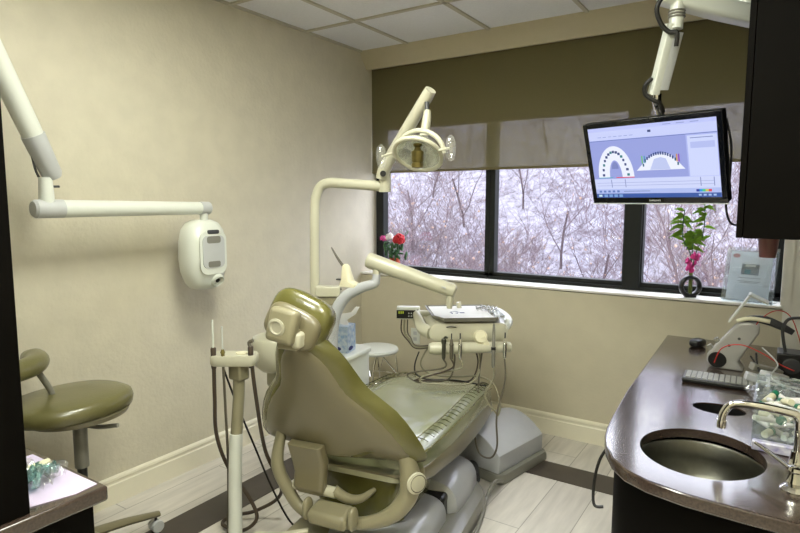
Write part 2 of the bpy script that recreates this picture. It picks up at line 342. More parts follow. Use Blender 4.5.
# worktop with cut-outs for sink and waste hole (grid-free: use boolean-less bridging by fan strips)
t = thing('worktop', 'polished brown quartz worktop with rounded end along the right wall', 'worktop', (0, 0, 0))
def slab_with_holes(outline, holes, z0, z1):
    bm = bmesh.new(); loops = []
    for lp in [outline] + holes:
        vs = [bm.verts.new((x, y, z1)) for x, y in lp]; es = [bm.edges.new((vs[i], vs[(i + 1) % len(vs)])) for i in range(len(vs))]; loops.append(es)
    bmesh.ops.triangle_fill(bm, use_beauty=True, use_dissolve=False, edges=bm.edges[:])
    ext = bmesh.ops.extrude_face_region(bm, geom=bm.faces[:]); vv = [g for g in ext['geom'] if isinstance(g, bmesh.types.BMVert)]
    bmesh.ops.translate(bm, verts=vv, vec=(0, 0, z0 - z1)); bmesh.ops.recalc_face_normals(bm, faces=bm.faces)
    mb = MB(); bm.verts.index_update(); mb.add([v.co[:] for v in bm.verts], [tuple(v.index for v in f.verts) for f in bm.faces]); bm.free(); return mb
def ellipse(cx, cy, a, b, n=48, rot=0):
    return [(cx + a * math.cos(2 * PI * k / n) * math.cos(rot) - b * math.sin(2 * PI * k / n) * math.sin(rot), cy + a * math.cos(2 * PI * k / n) * math.sin(rot) + b * math.sin(2 * PI * k / n) * math.cos(rot)) for k in range(n)]
SK = (2.553, -1.668); 
sink_e = ellipse(*SK, 0.172, 0.192); waste_e = ellipse(2.565, -1.215, 0.088, 0.062)
m = slab_with_holes(counter_outline(0.007), [sink_e, waste_e], CT - 0.030, CT)
m.rings([[(x, y, z) for x, y in counter_outline(i_)] for i_, z in ((0.007, CT), (0.003, CT - 0.001), (0.0006, CT - 0.004), (0, CT - 0.008), (0, CT - 0.032), (0.002, CT - 0.036), (0.008, CT - 0.038))], cap=False)
m.build('slab', M_stone, t, ang=25)
t = thing('sink', 'oval stainless steel undermount basin set in the worktop', 'sink', (SK[0], SK[1], CT - 0.045))
m = MB(); R = []
for q, z in [(1.10, 0.002), (1.03, 0.002), (1.0, -0.005), (0.97, -0.05), (0.9, -0.10), (0.74, -0.135), (0.45, -0.148), (0.12, -0.152)]:
    R.append([(0.178 * q * math.cos(a), 0.198 * q * math.sin(a), z) for a in [2 * PI * k / 48 for k in range(48)]])
m.rings(R, cap=False); ob = m.build('bowl', M_steel, t); so = ob.modifiers.new('s', 'SOLIDIFY'); so.thickness = 0.002
MB().lathe([(0.026, -0.151), (0.026, -0.148), (0.018, -0.148), (0.014, -0.152), (0.001, -0.152)]).build('drain', M_chrome, t)
t = thing('waste_chute', 'small oval waste opening in the worktop behind the sink', 'waste chute', (2.565, -1.215, CT - 0.005))
R = [[(0.0875 * q * math.cos(a), 0.0615 * q * math.sin(a), z) for a in [2 * PI * k / 32 for k in range(32)]] for q, z in ((0.995, 0.0), (0.97, -0.05), (0.95, -0.2), (0.02, -0.205))]
MB().rings(R, cap=False).build('liner', M_black, t)

# ================================================================== DENTAL CHAIR
ch = thing('dental_chair', 'olive green reclining dental chair with tan backrest shell', 'dental chair', (1.32, -1.80, 0), rad(10))
# floor base
def ring_rr(cx, cy, w, h, r, z): return [(x, y, z) for x, y in rrect(cx, cy, w, h, r, 8)]
m = MB(); m.rings([ring_rr(0.08, 0.33, 0.60, 1.02, 0.22, z) if False else ring_rr(0.08, 0.33, 0.60 * q, 1.02 * (1 - (1 - q) * 0.6), 0.22, z) for q, z in ((1, 0.0), (1, 0.05), (0.97, 0.075), (0.86, 0.09))])
m.build('floor_base', M_greyp, ch)
m = MB(); R = []
for y, w, z in [(-0.30, 0.20, 0.12), (-0.28, 0.34, 0.17), (-0.2, 0.40, 0.20), (-0.02, 0.42, 0.21), (0.15, 0.43, 0.205), (0.33, 0.43, 0.195), (0.36, 0.40, 0.18)]:
    R.append([(0.07 + w / 2 * math.copysign(abs(math.cos(a)) ** 0.45, math.cos(a)), y, 0.07 + (z - 0.07) * max(0, math.sin(a)) ** 0.5 if math.sin(a) > 0 else 0.06) for a in [2 * PI * k / 40 for k in range(40)]])
m.rings(R); m.build('rear_cover', M_silver, ch)
m = MB(); R = []
for y, w, z in [(0.385, 0.40, 0.19), (0.41, 0.46, 0.225), (0.5, 0.48, 0.25), (0.62, 0.48, 0.245), (0.74, 0.46, 0.215), (0.82, 0.40, 0.16), (0.85, 0.3, 0.10)]:
    R.append([(0.08 + w / 2 * math.copysign(abs(math.cos(a)) ** 0.5, math.cos(a)), y, 0.07 + (z - 0.07) * max(0, math.sin(a)) ** 0.6 if math.sin(a) > 0 else 0.06) for a in [2 * PI * k / 40 for k in range(40)]])
m.rings(R); m.build('front_cover', M_silver, ch)
MB().box((0.08, 0.37, 0.12), (0.38, 0.09, 0.13)).build('gaiter', M_black, ch, bev=0.02)
# lift column
m = MB().box((0.02, 0.22, 0.25), (0.22, 0.42, 0.16)); m.build('lift_column', M_dkgrey, ch, bev=0.02)
# seat upholstery: lofted along y
def sec(y, hw, zt, zb, n=44, e=0.35, dish=0.02):
    r = []
    for k in range(n):
        a = 2 * PI * k / n; cx = math.copysign(abs(math.cos(a)) ** e, math.cos(a)); sz = math.copysign(abs(math.sin(a)) ** 0.55, math.sin(a))
        z = (zt + zb) / 2 + (zt - zb) / 2 * sz
        if sz > 0: z -= dish * (1 - abs(cx) ** 2) ; z = max(z, zb)
        r.append((hw * cx, y, z))
    return r
prof = [(-0.03, 0.24, 0.53, 0.44), (0.0, 0.30, 0.575, 0.41), (0.10, 0.315, 0.578, 0.385), (0.32, 0.315, 0.562, 0.345), (0.5, 0.31, 0.552, 0.31), (0.72, 0.305, 0.543, 0.29), (0.95, 0.30, 0.525, 0.285), (1.13, 0.28, 0.487, 0.275), (1.25, 0.23, 0.43, 0.27), (1.32, 0.15, 0.355, 0.27), (1.335, 0.08, 0.32, 0.28)]
m = MB(); m.rings([sec(*p) for p in prof])
for i, f in enumerate(m.f):
    pts = [Vector(m.v[k]) for k in f]; c = sum(pts, Vector()) / len(pts)
    hwz = 0.5 * (0.575 + 0.35)
    m.m[i] = 0
m.build('seat_cushion', M_seat, ch)
m = MB()
m.rings([[(x * 1.012, y, z - 0.012 if z > (p[2] + p[3]) / 2 else z - 0.004) for x, y, z in sec(p[0], p[1], p[2] - 0.05, p[3] - 0.004)] for p in prof]); m.build('seat_side_panel', M_shell, ch)
# piping + pleats on the cushion edge
for s in (-1, 1):
    pts = [(s * (p[1] - 0.055), p[0], p[2] - 0.0005) for p in prof[1:-2]]
    MB().tube(pts, 0.0028, 6, 4).build('piping', M_olive, ch)
    pts = [(s * (p[1] + 0.001), p[0], p[2] - 0.032) for p in prof[1:-2]]
    MB().tube(pts, 0.0035, 6, 4).build('piping', M_olive, ch)
m = MB()
def lerp_prof(y):
    for a, b in zip(prof, prof[1:]):
        if a[0] <= y <= b[0]: t = (y - a[0]) / (b[0] - a[0]); return [a[i] + (b[i] - a[i]) * t for i in range(4)]
for s in (-1, 1):
    y = 0.05
    while y < 1.2:
        p = lerp_prof(y); m.tube([(s * (p[1] - 0.056), y, p[2] + 0.0002), (s * (p[1] - 0.03), y, p[2] - 0.0015), (s * (p[1] - 0.008), y + 0.004, p[2] - 0.013)], 0.0020, 5); y += 0.052
tag(m.build('pleat_stitching', mat('dark_stitching', srgb(70, 72, 44), 0.9, noise=0.1, spec=0.1), ch), kind='stuff')
# lumbar block visible under the backrest
m = MB(); m.rings([ring_rr(0.0, 0.20, 0.41 * q, 0.40 * q, 0.06, z) for q, z in ((0.8, 0.20), (0.95, 0.215), (1.0, 0.27), (1.02, 0.405))]); m.build('seat_box', M_olive, ch)
m = MB(); m.rings([ring_rr(0.0, 0.19, 0.45 * q, 0.42 * q, 0.06, z) for q, z in ((1, 0.402), (1.02, 0.43), (1.0, 0.46), (0.9, 0.48))]); m.build('creased_cushion_end', M_bag, ch)
# yoke casting
yk = [(0.245, -0.05, 0.54), (0.265, -0.05, 0.46), (0.255, -0.06, 0.38), (0.20, -0.09, 0.31), (0.10, -0.12, 0.272), (-0.06, -0.14, 0.255), (-0.17, -0.14, 0.285), (-0.235, -0.14, 0.36), (-0.272, -0.15, 0.46), (-0.275, -0.11, 0.58)]
MB().tube(yk, [0.03, 0.042, 0.040, 0.034, 0.026, 0.024, 0.025, 0.028, 0.028, 0.022], 16, 6, flat=0.9).build('yoke', M_cream2, ch)
m = MB().lathe([(0.041, 0), (0.041, 0.008), (0.036, 0.011), (0.001, 0.011)], (0.298, -0.072, 0.452), 28, (0.80, -0.60, 0.05)); m.build('pivot_medallion', M_cream, ch)
MB().lathe([(0.030, 0), (0.0335, 0.003), (0.0335, 0.0), (0.030, -0.001)], (0.308, -0.076, 0.4525), 28, (0.80, -0.60, 0.05)).build('medallion_ring', M_tube, ch)
# rear platform below the yoke
MB().box((-0.02, -0.14, 0.165), (0.42, 0.22, 0.07)).build('rear_platform', M_cream2, ch, bev=0.025)
m = MB().box((-0.02, -0.16, 0.30), (0.17, 0.10, 0.06), (0.2, 0, 0)); m.build('pivot_block', M_cream2, ch, bev=0.02)
for s in (-1, 1): MB().ell((-0.02 + s * 0.10, -0.17, 0.31), (0.03, 0.06, 0.09), 0.8).build('pivot_lug', M_cream2, ch)
MB().tube([(-0.10, -0.20, 0.24), (-0.20, -0.25, 0.225), (-0.29, -0.28, 0.22)], [0.012, 0.014, 0.020], 12, 4, flat=0.6).build('release_lever', M_cream, ch)
# backrest
PH = rad(25)
def bk(s, t, n): return (s, -0.08 - t * math.sin(PH) + n * math.cos(PH), 0.50 + t * math.cos(PH) + n * math.sin(PH))
hw = [(0.0, 0.24), (0.006, 0.325), (0.02, 0.365), (0.05, 0.378), (0.10, 0.366), (0.15, 0.346), (0.2, 0.322), (0.25, 0.290), (0.30, 0.245), (0.34, 0.208), (0.38, 0.186), (0.43, 0.168), (0.48, 0.150), (0.52, 0.128), (0.555, 0.10), (0.575, 0.06), (0.585, 0.02)]
def bot(u): a = abs(u); return 0.02 + 0.035 * math.exp(-((a - 0.62) / 0.2) ** 2) - 0.06 * min(1, max(0, (a - 0.72) / 0.25)) ** 1.5
def curl(u, t): return 0.060 * abs(u) ** 2.6 * (0.5 + 0.5 * min(1, max(0, (0.55 - t) / 0.3)))
def backloft(grow, n0, n1, t_off=0, e=0.5):
    R = []
    for t, h in hw:
        tt = t + (t - 0.3) * grow * 2.2; h = max(0.01, h + grow); r = []
        for k in range(49):
            u = -1 + 2 * k / 48; r.append(bk(h * u - 0.055, bot(u) + tt * (0.585 - bot(u)) / 0.585, curl(u, t) + n1 - (n1 - n0) * 0.5 * abs(u) ** 10))
        for k in range(49):
            u = 1 - 2 * k / 48; r.append(bk(h * u - 0.055, bot(u) + tt * (0.585 - bot(u)) / 0.585, curl(u, t) + n0 + (n1 - n0) * 0.5 * abs(u) ** 10))
        R.append(r)
    return R
MB().rings(backloft(-0.034, -0.032, 0.01)).build('backrest_shell', M_shell, ch, ang=60)
MB().rings(backloft(0.0, -0.016, 0.036)).build('backrest_cushion', M_olive, ch, ang=60)
# spine bracket down from the shell
m = MB(); pts = []
path = [bk(0, 0.10, -0.05), bk(0, 0.02, -0.055), (0, -0.13, 0.44), (0, -0.14, 0.385), (0, -0.12, 0.355)]
R = []
for (x, y, z), w in zip(path, (0.15, 0.150, 0.135, 0.135, 0.115)):
    cx = -0.125; R.append([(cx - w / 2, y - 0.018, z), (cx - w / 2 + 0.01, y - 0.028, z), (cx + w / 2 - 0.01, y - 0.028, z), (cx + w / 2, y - 0.018, z), (cx + w / 2, y + 0.018, z + 0.005), (cx - w / 2, y + 0.018, z + 0.005)])
m.rings(R); m.build('spine_bracket', M_shell, ch, bev=0.006)
MB().tube([(-0.21, -0.12, 0.37), (-0.02, -0.12, 0.37)], 0.022, 16).build('pivot_pin', M_cream, ch)
MB().tube([(-0.03, -0.12, 0.38), (0.02, -0.10, 0.345), (0.06, -0.06, 0.335), (0.09, 0.0, 0.35)], [0.022, 0.02, 0.016, 0.010], 12, 5).build('curved_arm', M_cream2, ch)
# headrest: tilted horseshoe pillow, cream back and knuckle
hr = rad(-12)
m = MB(); m.X = Matrix.Translation((-0.068, -0.30, 1.092)) @ Euler((rad(-16), rad(20), 0)).to_matrix().to_4x4()
m.ell((0, 0.03, 0.004), (0.245, 0.115, 0.185), 0.6); m.build('headrest_cushion', M_olive, ch)
m = MB(); m.X = Matrix.Translation((-0.068, -0.30, 1.092)) @ Euler((rad(-16), rad(20), 0)).to_matrix().to_4x4()
m.ell((0.004, -0.012, -0.026), (0.215, 0.075, 0.135), 0.6); m.build('headrest_shell', M_shell, ch)
m = MB(); m.X = Matrix.Translation((-0.068, -0.30, 1.092)) @ Euler((rad(-16), rad(20), 0)).to_matrix().to_4x4()
m.ell((0.0, 0.055, -0.005), (0.275, 0.09, 0.20), 0.8); m.build('plastic_sleeve', M_film, ch)
m = MB().box((-0.066, -0.385, 1.085), (0.110, 0.05, 0.12), (rad(-10), rad(8), 0)); m.build('headrest_knuckle', M_cream2, ch, bev=0.018)
MB().lathe([(0.03, 0), (0.032, 0.006), (0.024, 0.009), (0.02, 0.004), (0.001, 0.004)], (-0.072, -0.413, 1.085), 24, (0, -1, -0.15)).build('lock_knob', M_cream, ch)
m = MB().box((-0.060, -0.362, 1.035), (0.085, 0.04, 0.075)); m.build('headrest_stem', M_cream2, ch, bev=0.012)
MB().box((-0.02, -0.365, 1.035), (0.035, 0.05, 0.055)).build('stem_lock', M_cream, ch, bev=0.012)

# foot box behind the base
fb = thing('foot_control_box', 'light grey domed utility box on the floor beyond the chair base', 'utility box', (1.40, -0.56, 0), rad(-11))
m = MB(); m.rings([ring_rr(0, 0, 0.42 * q, 0.50 * q, 0.05, z) for q, z in ((1, 0.004), (1, 0.03), (0.97, 0.05))]); m.build('base', M_greyp, fb)
m = MB(); R = []
for k, y in enumerate([-0.225, -0.222, -0.15, 0.0, 0.15, 0.222, 0.225]):
    q = 0.96 if k in (0, 6) else 1.0; r = [(-0.175 * q, y, 0.05), ]
    for j in range(13):
        u = -1 + 2 * j / 12; r.append((0.175 * q * u, y, (0.165 + 0.085 * (1 - (u * 0.95 + 0.15) ** 2)) * (0.985 if k in (0, 6) else 1)))
    r.append((0.175 * q, y, 0.05)); R.append(r)
m.rings(R); m.build('cover', M_silver, fb, bev=0.012)
# dark conduit between box and chair base
m = MB().tube([(-0.17, -0.33, 0.045), (0.02, -0.30, 0.045)], 0.04, 14); 
tag(MB().tube([(1.43, -0.92, 0.045), (1.395, -0.86, 0.045), (1.36, -0.80, 0.045)], 0.038, 16, 4).build('conduit', M_dkgrey), 'short dark grey floor conduit joining chair base and utility box', 'conduit')
tag(MB().box((1.22, -0.86, 0.06), (0.16, 0.10, 0.12)).build('junction_block', M_black, bev=0.01), 'black junction block on the floor beside the grey utility box', 'junction block')

# ================================================================== DELIVERY UNIT (support column, cuspidor, post)
un = thing('cuspidor_unit', 'cream dental support unit with cuspidor bowl beyond the chair', 'dental unit', (0.66, -1.13, 0), rad(6))
m = MB(); m.rings([ring_rr(0, 0, 0.27 * q, 0.38 * q, 0.05, z) for q, z in ((0.96, 0), (1, 0.02), (1, 0.64), (0.98, 0.655))]); m.build('body', M_whitep, un)
m = MB(); m.rings([ring_rr(0.0, 0, 0.29 * q, 0.40 * q, 0.05, z) for q, z in ((1, 0.652), (1, 0.668), (0.97, 0.674))]); m.build('top_shelf', M_whitep, un)
MB().lathe([(0.05, 0.655), (0.05, 0.99), (0.045, 1.0), (0.04, 1.0)], (0.02, -0.17, 0), 24).build('column', M_cream, un)
MB().box((-0.09, -0.30, 0.60), (0.14, 0.20, 0.09)).build('bowl_bracket', M_cream, un, bev=0.02)
m = MB(); m.lathe([(0.02, 0.62), (0.075, 0.63), (0.105, 0.66), (0.115, 0.72), (0.118, 0.79), (0.112, 0.80), (0.105, 0.79), (0.10, 0.72), (0.06, 0.67), (0.01, 0.665)], (-0.085, -0.40, 0.03), 32); m.build('cuspidor_bowl', M_cream, un)
# light post and arm
lp = thing('dental_light', 'cream overhead dental lamp on tall bent tubular post', 'dental lamp', (0.688, -1.315, 0.66))
z0 = 0.66
def W2(p, o): return tuple(Vector(p) - Vector(o))
LO = (0.688, -1.315, 0.66)
pts = [(0.690, -1.316, 1.0), (0.688, -1.315, 1.05), (0.672, -1.293, 1.30), (0.662, -1.275, 1.48), (0.668, -1.268, 1.54), (0.690, -1.258, 1.585), (0.735, -1.245, 1.603), (0.80, -1.222, 1.600), (1.02, -1.150, 1.583)]
MB().tube([W2(p, LO) for p in pts], 0.0265, 18, 5).build('post', M_cream, lp)
MB().tube([W2(p, LO) for p in [(1.022, -1.150, 1.555), (1.022, -1.150, 1.650)]], 0.031, 18).build('elbow_joint', M_cream, lp)
MB().tube([W2(p, LO) for p in [(1.016, -1.165, 1.625), (1.06, -1.18, 1.70), (1.327, -1.252, 1.985), (1.338, -1.256, 1.998)]], [0.034, 0.031, 0.029, 0.022], 16, 3).build('spring_arm', M_cream, lp)
MB().lathe([(0.014, -0.006), (0.016, 0.0), (0.014, 0.006)], W2((1.045, -1.20, 1.645), LO), 12, (0.5, -0.8, 0)).build('joint_screw', M_black, lp)
MB().tube([W2(p, LO) for p in [(1.333, -1.262, 1.955), (1.342, -1.275, 1.90)]], 0.011, 12).build('swivel_pin', M_dkgrey, lp)
MB().tube([W2(p, LO) for p in [(1.340, -1.272, 1.915), (1.345, -1.285, 1.87), (1.340, -1.30, 1.80)]], [0.016, 0.021, 0.02], 14, 4).build('drop_arm', M_cream, lp)
hc = Vector((1.355, -1.375, 1.712)) - Vector(LO)
ax = Vector((-0.25, 0.62, 0.75)).normalized(); ax = Vector((0.08, -0.50, -0.70)).normalized()
MR = Vector((0, 0, 1)).rotation_difference(ax).to_matrix().to_4x4()
m = MB(); m.X = Matrix.Translation(hc) @ MR
m.X = m.X @ Matrix.Scale(0.92, 4); m.lathe([(0.001, -0.075), (0.05, -0.068), (0.09, -0.045), (0.112, -0.012), (0.116, 0.0), (0.108, 0.0), (0.085, -0.036), (0.045, -0.058), (0.001, -0.063)], (0, 0, 0), 36)
m.build('reflector', glassy('reflector_glass', (0.95, 0.97, 0.95), 0.30, 0.08, 0.22, srgb(225, 228, 205), 0.15), lp)
m = MB(); m.X = Matrix.Translation(hc) @ MR
m.tube([(0.108 * math.cos(a), 0.108 * math.sin(a), 0.0) for a in [2 * PI * k / 40 for k in range(41)]], 0.0105, 10, cap=False); m.build('bezel_ring', M_cream, lp)
MB().tube([tuple(hc + Vector((0.122 * math.cos(a), -0.02 * math.sin(a) + 0.02, 0.072 + 0.028 * math.sin(a) - 0.07 + 0.075 * (math.sin(a))))) for a in [PI * k / 16 for k in range(17)]], 0.011, 10).build('yoke_ring', M_cream, lp)
m = MB(); m.X = Matrix.Translation(hc) @ Matrix.Translation((0.01, -0.02, -0.0))
m.lathe([(0.012, -0.062), (0.026, -0.058), (0.027, -0.04), (0.022, -0.036), (0.026, -0.03), (0.027, 0.012), (0.018, 0.018), (0.012, 0.03), (0.02, 0.036), (0.02, 0.046), (0.001, 0.05)], (0, 0, 0), 20); m.build('bulb_housing', M_brass, lp)
for s in (-1, 1):
    hp = hc + Vector((s * 0.118, -0.02 - 0.0 * s, 0.012))
    tp = hp + Vector((s * 0.055, -0.008, -0.005 + 0.01 * s))
    h = MB().tube([hp, tp], 0.006, 8).build('handle_rod', M_cream, lp)
    g = MB(); R = []
    for k, (q, zz) in enumerate([(0.0, -0.055), (0.018, -0.048), (0.028, -0.02), (0.03, 0.012), (0.024, 0.04), (0.006, 0.055)]): R.append([tuple(tp + Vector((s * 0.006 + (q * math.cos(a)) * 0.75, q * math.sin(a) * 0.9, zz))) for a in [2 * PI * j / 16 for j in range(16)]])
    g.rings(R); g.build('handle_cover', M_shield, h)
# clamp, phone-like holder on the post
cl = MB().box((0.03, -0.0, 0.005), (0.13, 0.07, 0.055), (0, 0, rad(33))).build('clamp_block', M_cream, lp, bev=0.008, loc=W2((0.745, -1.31, 1.04), LO))
MB().box((0.02, 0.0, -0.045), (0.11, 0.08, 0.045)).build('lower_block', M_cream2, cl, bev=0.008, rotz=rad(33))
for s in (-1, 1): MB().lathe([(0.005, 0), (0.005, 0.003), (0.001, 0.003)], (0.098, 0.018, 0.005 + s * 0.014), 10, (0.55, -0.83, 0)).build('bolt', M_black, cl)
m = MB(); R = []
for z, w, d, ox in [(0.03, 0.12, 0.06, 0), (0.045, 0.115, 0.06, 0), (0.06, 0.07, 0.055, -0.015), (0.10, 0.055, 0.04, -0.022), (0.135, 0.04, 0.03, -0.026), (0.145, 0.02, 0.02, -0.026)]:
    R.append([(0.13 + ox + x, 0.055 + y, z) for x, y in rrect(0, 0, w, d, min(w, d) * 0.4, 5)])
m.rings(R); m.build('cradle', M_ivory, cl)
MB().box((0.09, 0.06, 0.062), (0.10, 0.02, 0.006)).build('dark_clip', M_dkgrey, cl)
MB().tube([(0.10, 0.055, 0.12), (0.065, 0.045, 0.165), (0.03, 0.04, 0.215), (0.02, 0.04, 0.23)], [0.009, 0.007, 0.005, 0.003], 8, 4).build('suction_tip', M_tube, cl)
# delivery arms
DO = (0.80, -1.30, 0.80)
da = thing('delivery_unit', 'cream dentist instrument unit on jointed silver and cream arm over the chair foot', 'instrument unit', DO)
MB().tube([W2(p, DO) for p in [(0.79, -1.31, 0.70), (0.80, -1.31, 0.86), (0.825, -1.30, 0.955), (0.87, -1.28, 1.025), (0.94, -1.25, 1.068), (0.995, -1.228, 1.088), (1.012, -1.22, 1.10), (1.014, -1.215, 1.14)]], [0.033, 0.033, 0.032, 0.03, 0.027, 0.024, 0.022, 0.019], 16, 5).build('lower_tube', M_silver, da)
MB().tube([W2(p, DO) for p in [(1.012, -1.212, 1.12), (1.010, -1.208, 1.19)]], 0.020, 14).build('elbow_pin', M_cream, da)
b0, b1 = Vector((0.962, -1.222, 1.212)), Vector((1.372, -1.05, 1.062))
MB().tube([W2(p, DO) for p in [b0 - (b1 - b0) * 0.012, b0, b0 + (b1 - b0) * 0.03, b1 - (b1 - b0) * 0.03, b1, b1 + (b1 - b0) * 0.02]], [0.02, 0.036, 0.041, 0.036, 0.033, 0.02], 20).build('beam', M_cream, da)
MB().box(W2(b0 * 0.12 + b1 * 0.88 + Vector((0.02, -0.035, 0.005)), DO), (0.022, 0.003, 0.007), (0, rad(18), rad(23))).build('badge', M_ltgrey, da)
MB().tube([W2(p, DO) for p in [(1.355, -1.06, 1.05), (1.350, -1.058, 0.975)]], [0.022, 0.014], 14).build('drop_pin', M_cream, da)
# tray head
m = MB(); R = []
for y, z0_, z1_, w in [(-0.175, 0.055, 0.105, 0.36), (-0.165, 0.04, 0.135, 0.42), (-0.10, 0.045, 0.150, 0.44), (0.10, 0.07, 0.150, 0.42), (0.17, 0.09, 0.14, 0.38)]:
    R.append([(0.02 + x, y, (z0_ + z1_) / 2 + zz) for x, zz in rrect(0, 0, w, z1_ - z0_, (z1_ - z0_) * 0.45, 6)])
m.rings(R); TH = m.build('head_body', M_cream, da, loc=W2((1.258, -0.768, 0.735), DO), rotz=rad(38))
MB().tube([(-0.18, -0.14, 0.085), (-0.22, -0.10, 0.10), (-0.235, -0.05, 0.14), (-0.235, 0.0, 0.16), (-0.15, 0.04, 0.15)], [0.036, 0.032, 0.024, 0.018, 0.016], 14, 5).build('grab_handle', M_cream, TH)
MB().tube([(0.205, -0.15, 0.10), (0.245, -0.10, 0.125), (0.25, 0.0, 0.14), (0.23, 0.10, 0.15), (0.18, 0.16, 0.15)], [0.025, 0.028, 0.026, 0.022, 0.02], 14, 5).build('right_grip', M_whitep, TH)
m = MB(); R = []
for x, r in [(-0.20, 0.012), (-0.195, 0.026), (-0.17, 0.033), (0.0, 0.030), (0.21, 0.028), (0.235, 0.026), (0.24, 0.018)]:
    R.append([(x, -0.195 + r * math.cos(a), 0.012 + r * math.sin(a)) for a in [2 * PI * k / 20 for k in range(20)]])
m.rings(R); m.build('holder_bar', M_cream, TH)
MB().lathe([(0.036, 0), (0.036, 0.03), (0.03, 0.04), (0.001, 0.042)], (0.075, -0.175, 0.065), 24, (0, -1, 0.25)).build('round_knob', M_ivory, TH)
MB().box((0.10, -0.212, 0.04), (0.03, 0.012, 0.08), (0, rad(-28), 0)).build('knob_tab', M_ivory, TH, bev=0.004)
MB().tube([(-0.10, -0.172, 0.118), (-0.085, -0.182, 0.123), (-0.065, -0.182, 0.122), (-0.05, -0.172, 0.118)], 0.003, 6, 4).build('pull_wire', M_dkgrey, TH)
MB().tube([(0.03, 0.12, 0.14), (0.02, 0.12, 0.17), (0.015, 0.12, 0.20)], 0.014, 12).build('mount_pin', M_cream, TH)
# tray
tr = thing('instrument_tray', 'shallow metal rimmed instrument tray on the cream delivery head', 'tray', (1.258, -0.768, 0.888), rad(38))
m = MB(); R = []
def ring4(w, h, z, o=0.0): return [(x, y, z) for x, y in [(-w / 2 + 0.05, -h / 2), (w / 2, -h / 2), (w / 2, h / 2), (-w / 2, h / 2), (-w / 2, -h / 2 + 0.09)]]
m.rings([ring4(0.29, 0.35, 0.0), ring4(0.33, 0.38, 0.018), ring4(0.34, 0.39, 0.018), ring4(0.32, 0.37, -0.003), ring4(0.29, 0.34, -0.004)]); m.build('rim', M_greyp, tr)
MB().add([(x, y, 0.0125) for x, y, z in ring4(0.305, 0.355, 0)] + [(x, y, 0.0145) for x, y, z in ring4(0.305, 0.355, 0)], [(4, 3, 2, 1, 0), (5, 6, 7, 8, 9)] + [(i, (i + 1) % 5, 5 + (i + 1) % 5, 5 + i) for i in range(5)]).build('paper_liner', M_paper, tr)
m = MB(); random.seed(3)
for k in range(9):
    x = -0.07 + random.random() * 0.07; y = -0.05 + random.random() * 0.06; m.box((x, y, 0.0148), (0.012 + random.random() * 0.012, 0.006, 0.001), (0, 0, random.random() * 3))
m.box((0.008, -0.035, 0.015), (0.024, 0.02, 0.001)); m.build('blue_print', M_navy, tr)
def crumple(name, c, d, m_, label, cat, rz=0, seed=1, th=None, group=None):
    random.seed(seed); mb = MB(); nx = 12; ny = 10; vs = []; fs = []
    for j in range(ny + 1):
        for i in range(nx + 1): vs.append(((i / nx - 0.5) * d[0] + random.uniform(-.006, .006), (j / ny - 0.5) * d[1] + random.uniform(-.006, .006), random.uniform(0.002, d[2]) * (1 - 0.6 * max(abs(i / nx - .5), abs(j / ny - .5)))))
    for j in range(ny):
        for i in range(nx): a = j * (nx + 1) + i; fs.append((a, a + 1, a + nx + 2, a + nx + 1))
    mb.add(vs, fs); o = mb.build(name, m_, loc=c, rotz=rz, ang=20); s = o.modifiers.new('s', 'SOLIDIFY'); s.thickness = 0.001
    return tag(o, label, cat, group)
crumple('plastic_wrapper', (1.375, -0.668, 0.905), (0.12, 0.12, 0.035), M_film, 'crumpled clear plastic wrapper lying on right end of instrument tray', 'wrapper', 0.5, 5)
crumple('paper_wrapper', (1.465, -0.735, 0.90), (0.05, 0.17, 0.03), mat('soft_white_wrap', srgb(225, 230, 240), 0.35, noise=0.1), 'white crinkled wrap on the right grip of the delivery head', 'wrapper', 0.62, 8)
# handpieces hanging on the holder bar
thM = Matrix.Translation((1.258, -0.768, 0.750)) @ Matrix.Rotation(rad(38), 4, 'Z')
def hp_thing(lx_, kind, label):
    p = thM @ Vector((lx_, -0.238, 0.0)); t = thing('handpiece', label, 'handpiece', tuple(p), rad(38))
    if kind == 'long':
        MB().lathe([(0.006, -0.10), (0.009, -0.09), (0.010, -0.02), (0.012, -0.015), (0.012, 0.0), (0.009, 0.004), (0.008, 0.10), (0.006, 0.125), (0.002, 0.135)], (0, 0, 0), 14).build('handle', M_greyp, t)
        MB().lathe([(0.0125, -0.005), (0.0125, 0.010)], (0, 0, 0), 14).build('collar', M_black, t)
    elif kind == 'syringe':
        MB().lathe([(0.007, -0.05), (0.010, -0.04), (0.010, 0.03), (0.013, 0.035), (0.013, 0.055), (0.008, 0.06), (0.001, 0.06)], (0, 0, 0), 14).build('handle', M_steel, t)
        MB().tube([(0, 0, 0.055), (0.006, -0.008, 0.068), (0.016, -0.018, 0.066)], 0.006, 8, 3).build('head', M_steel, t)
    else:
        MB().lathe([(0.004, -0.055), (0.009, -0.045), (0.0105, -0.01), (0.010, 0.02), (0.012, 0.026), (0.010, 0.03), (0.007, 0.05), (0.005, 0.056), (0.001, 0.057)], (0, 0, 0), 14).build('handle', M_tube if kind == 'dark' else M_chrome, t)
        MB().tube([(0, 0, 0.05), (0.0, 0, 0.085)], 0.0035, 8).build('tip', M_dkgrey, t)
    return p
hps = []
for x, k, l in [(-0.125, 'syringe', 'air water syringe leftmost on the instrument holder bar'), (-0.085, 'dark', 'slim dark handpiece second from left on the holder bar'), (-0.04, 'chrome', 'slim metal handpiece third from left on the holder bar'), (0.135, 'long', 'long light handpiece with black collar near right end of holder bar'), (0.195, 'chrome', 'slim handpiece hanging at far right end of holder bar')]:
    hps.append(hp_thing(x, k, l))
def down(p, dz=-0.05): return (p.x, p.y, p.z + dz)
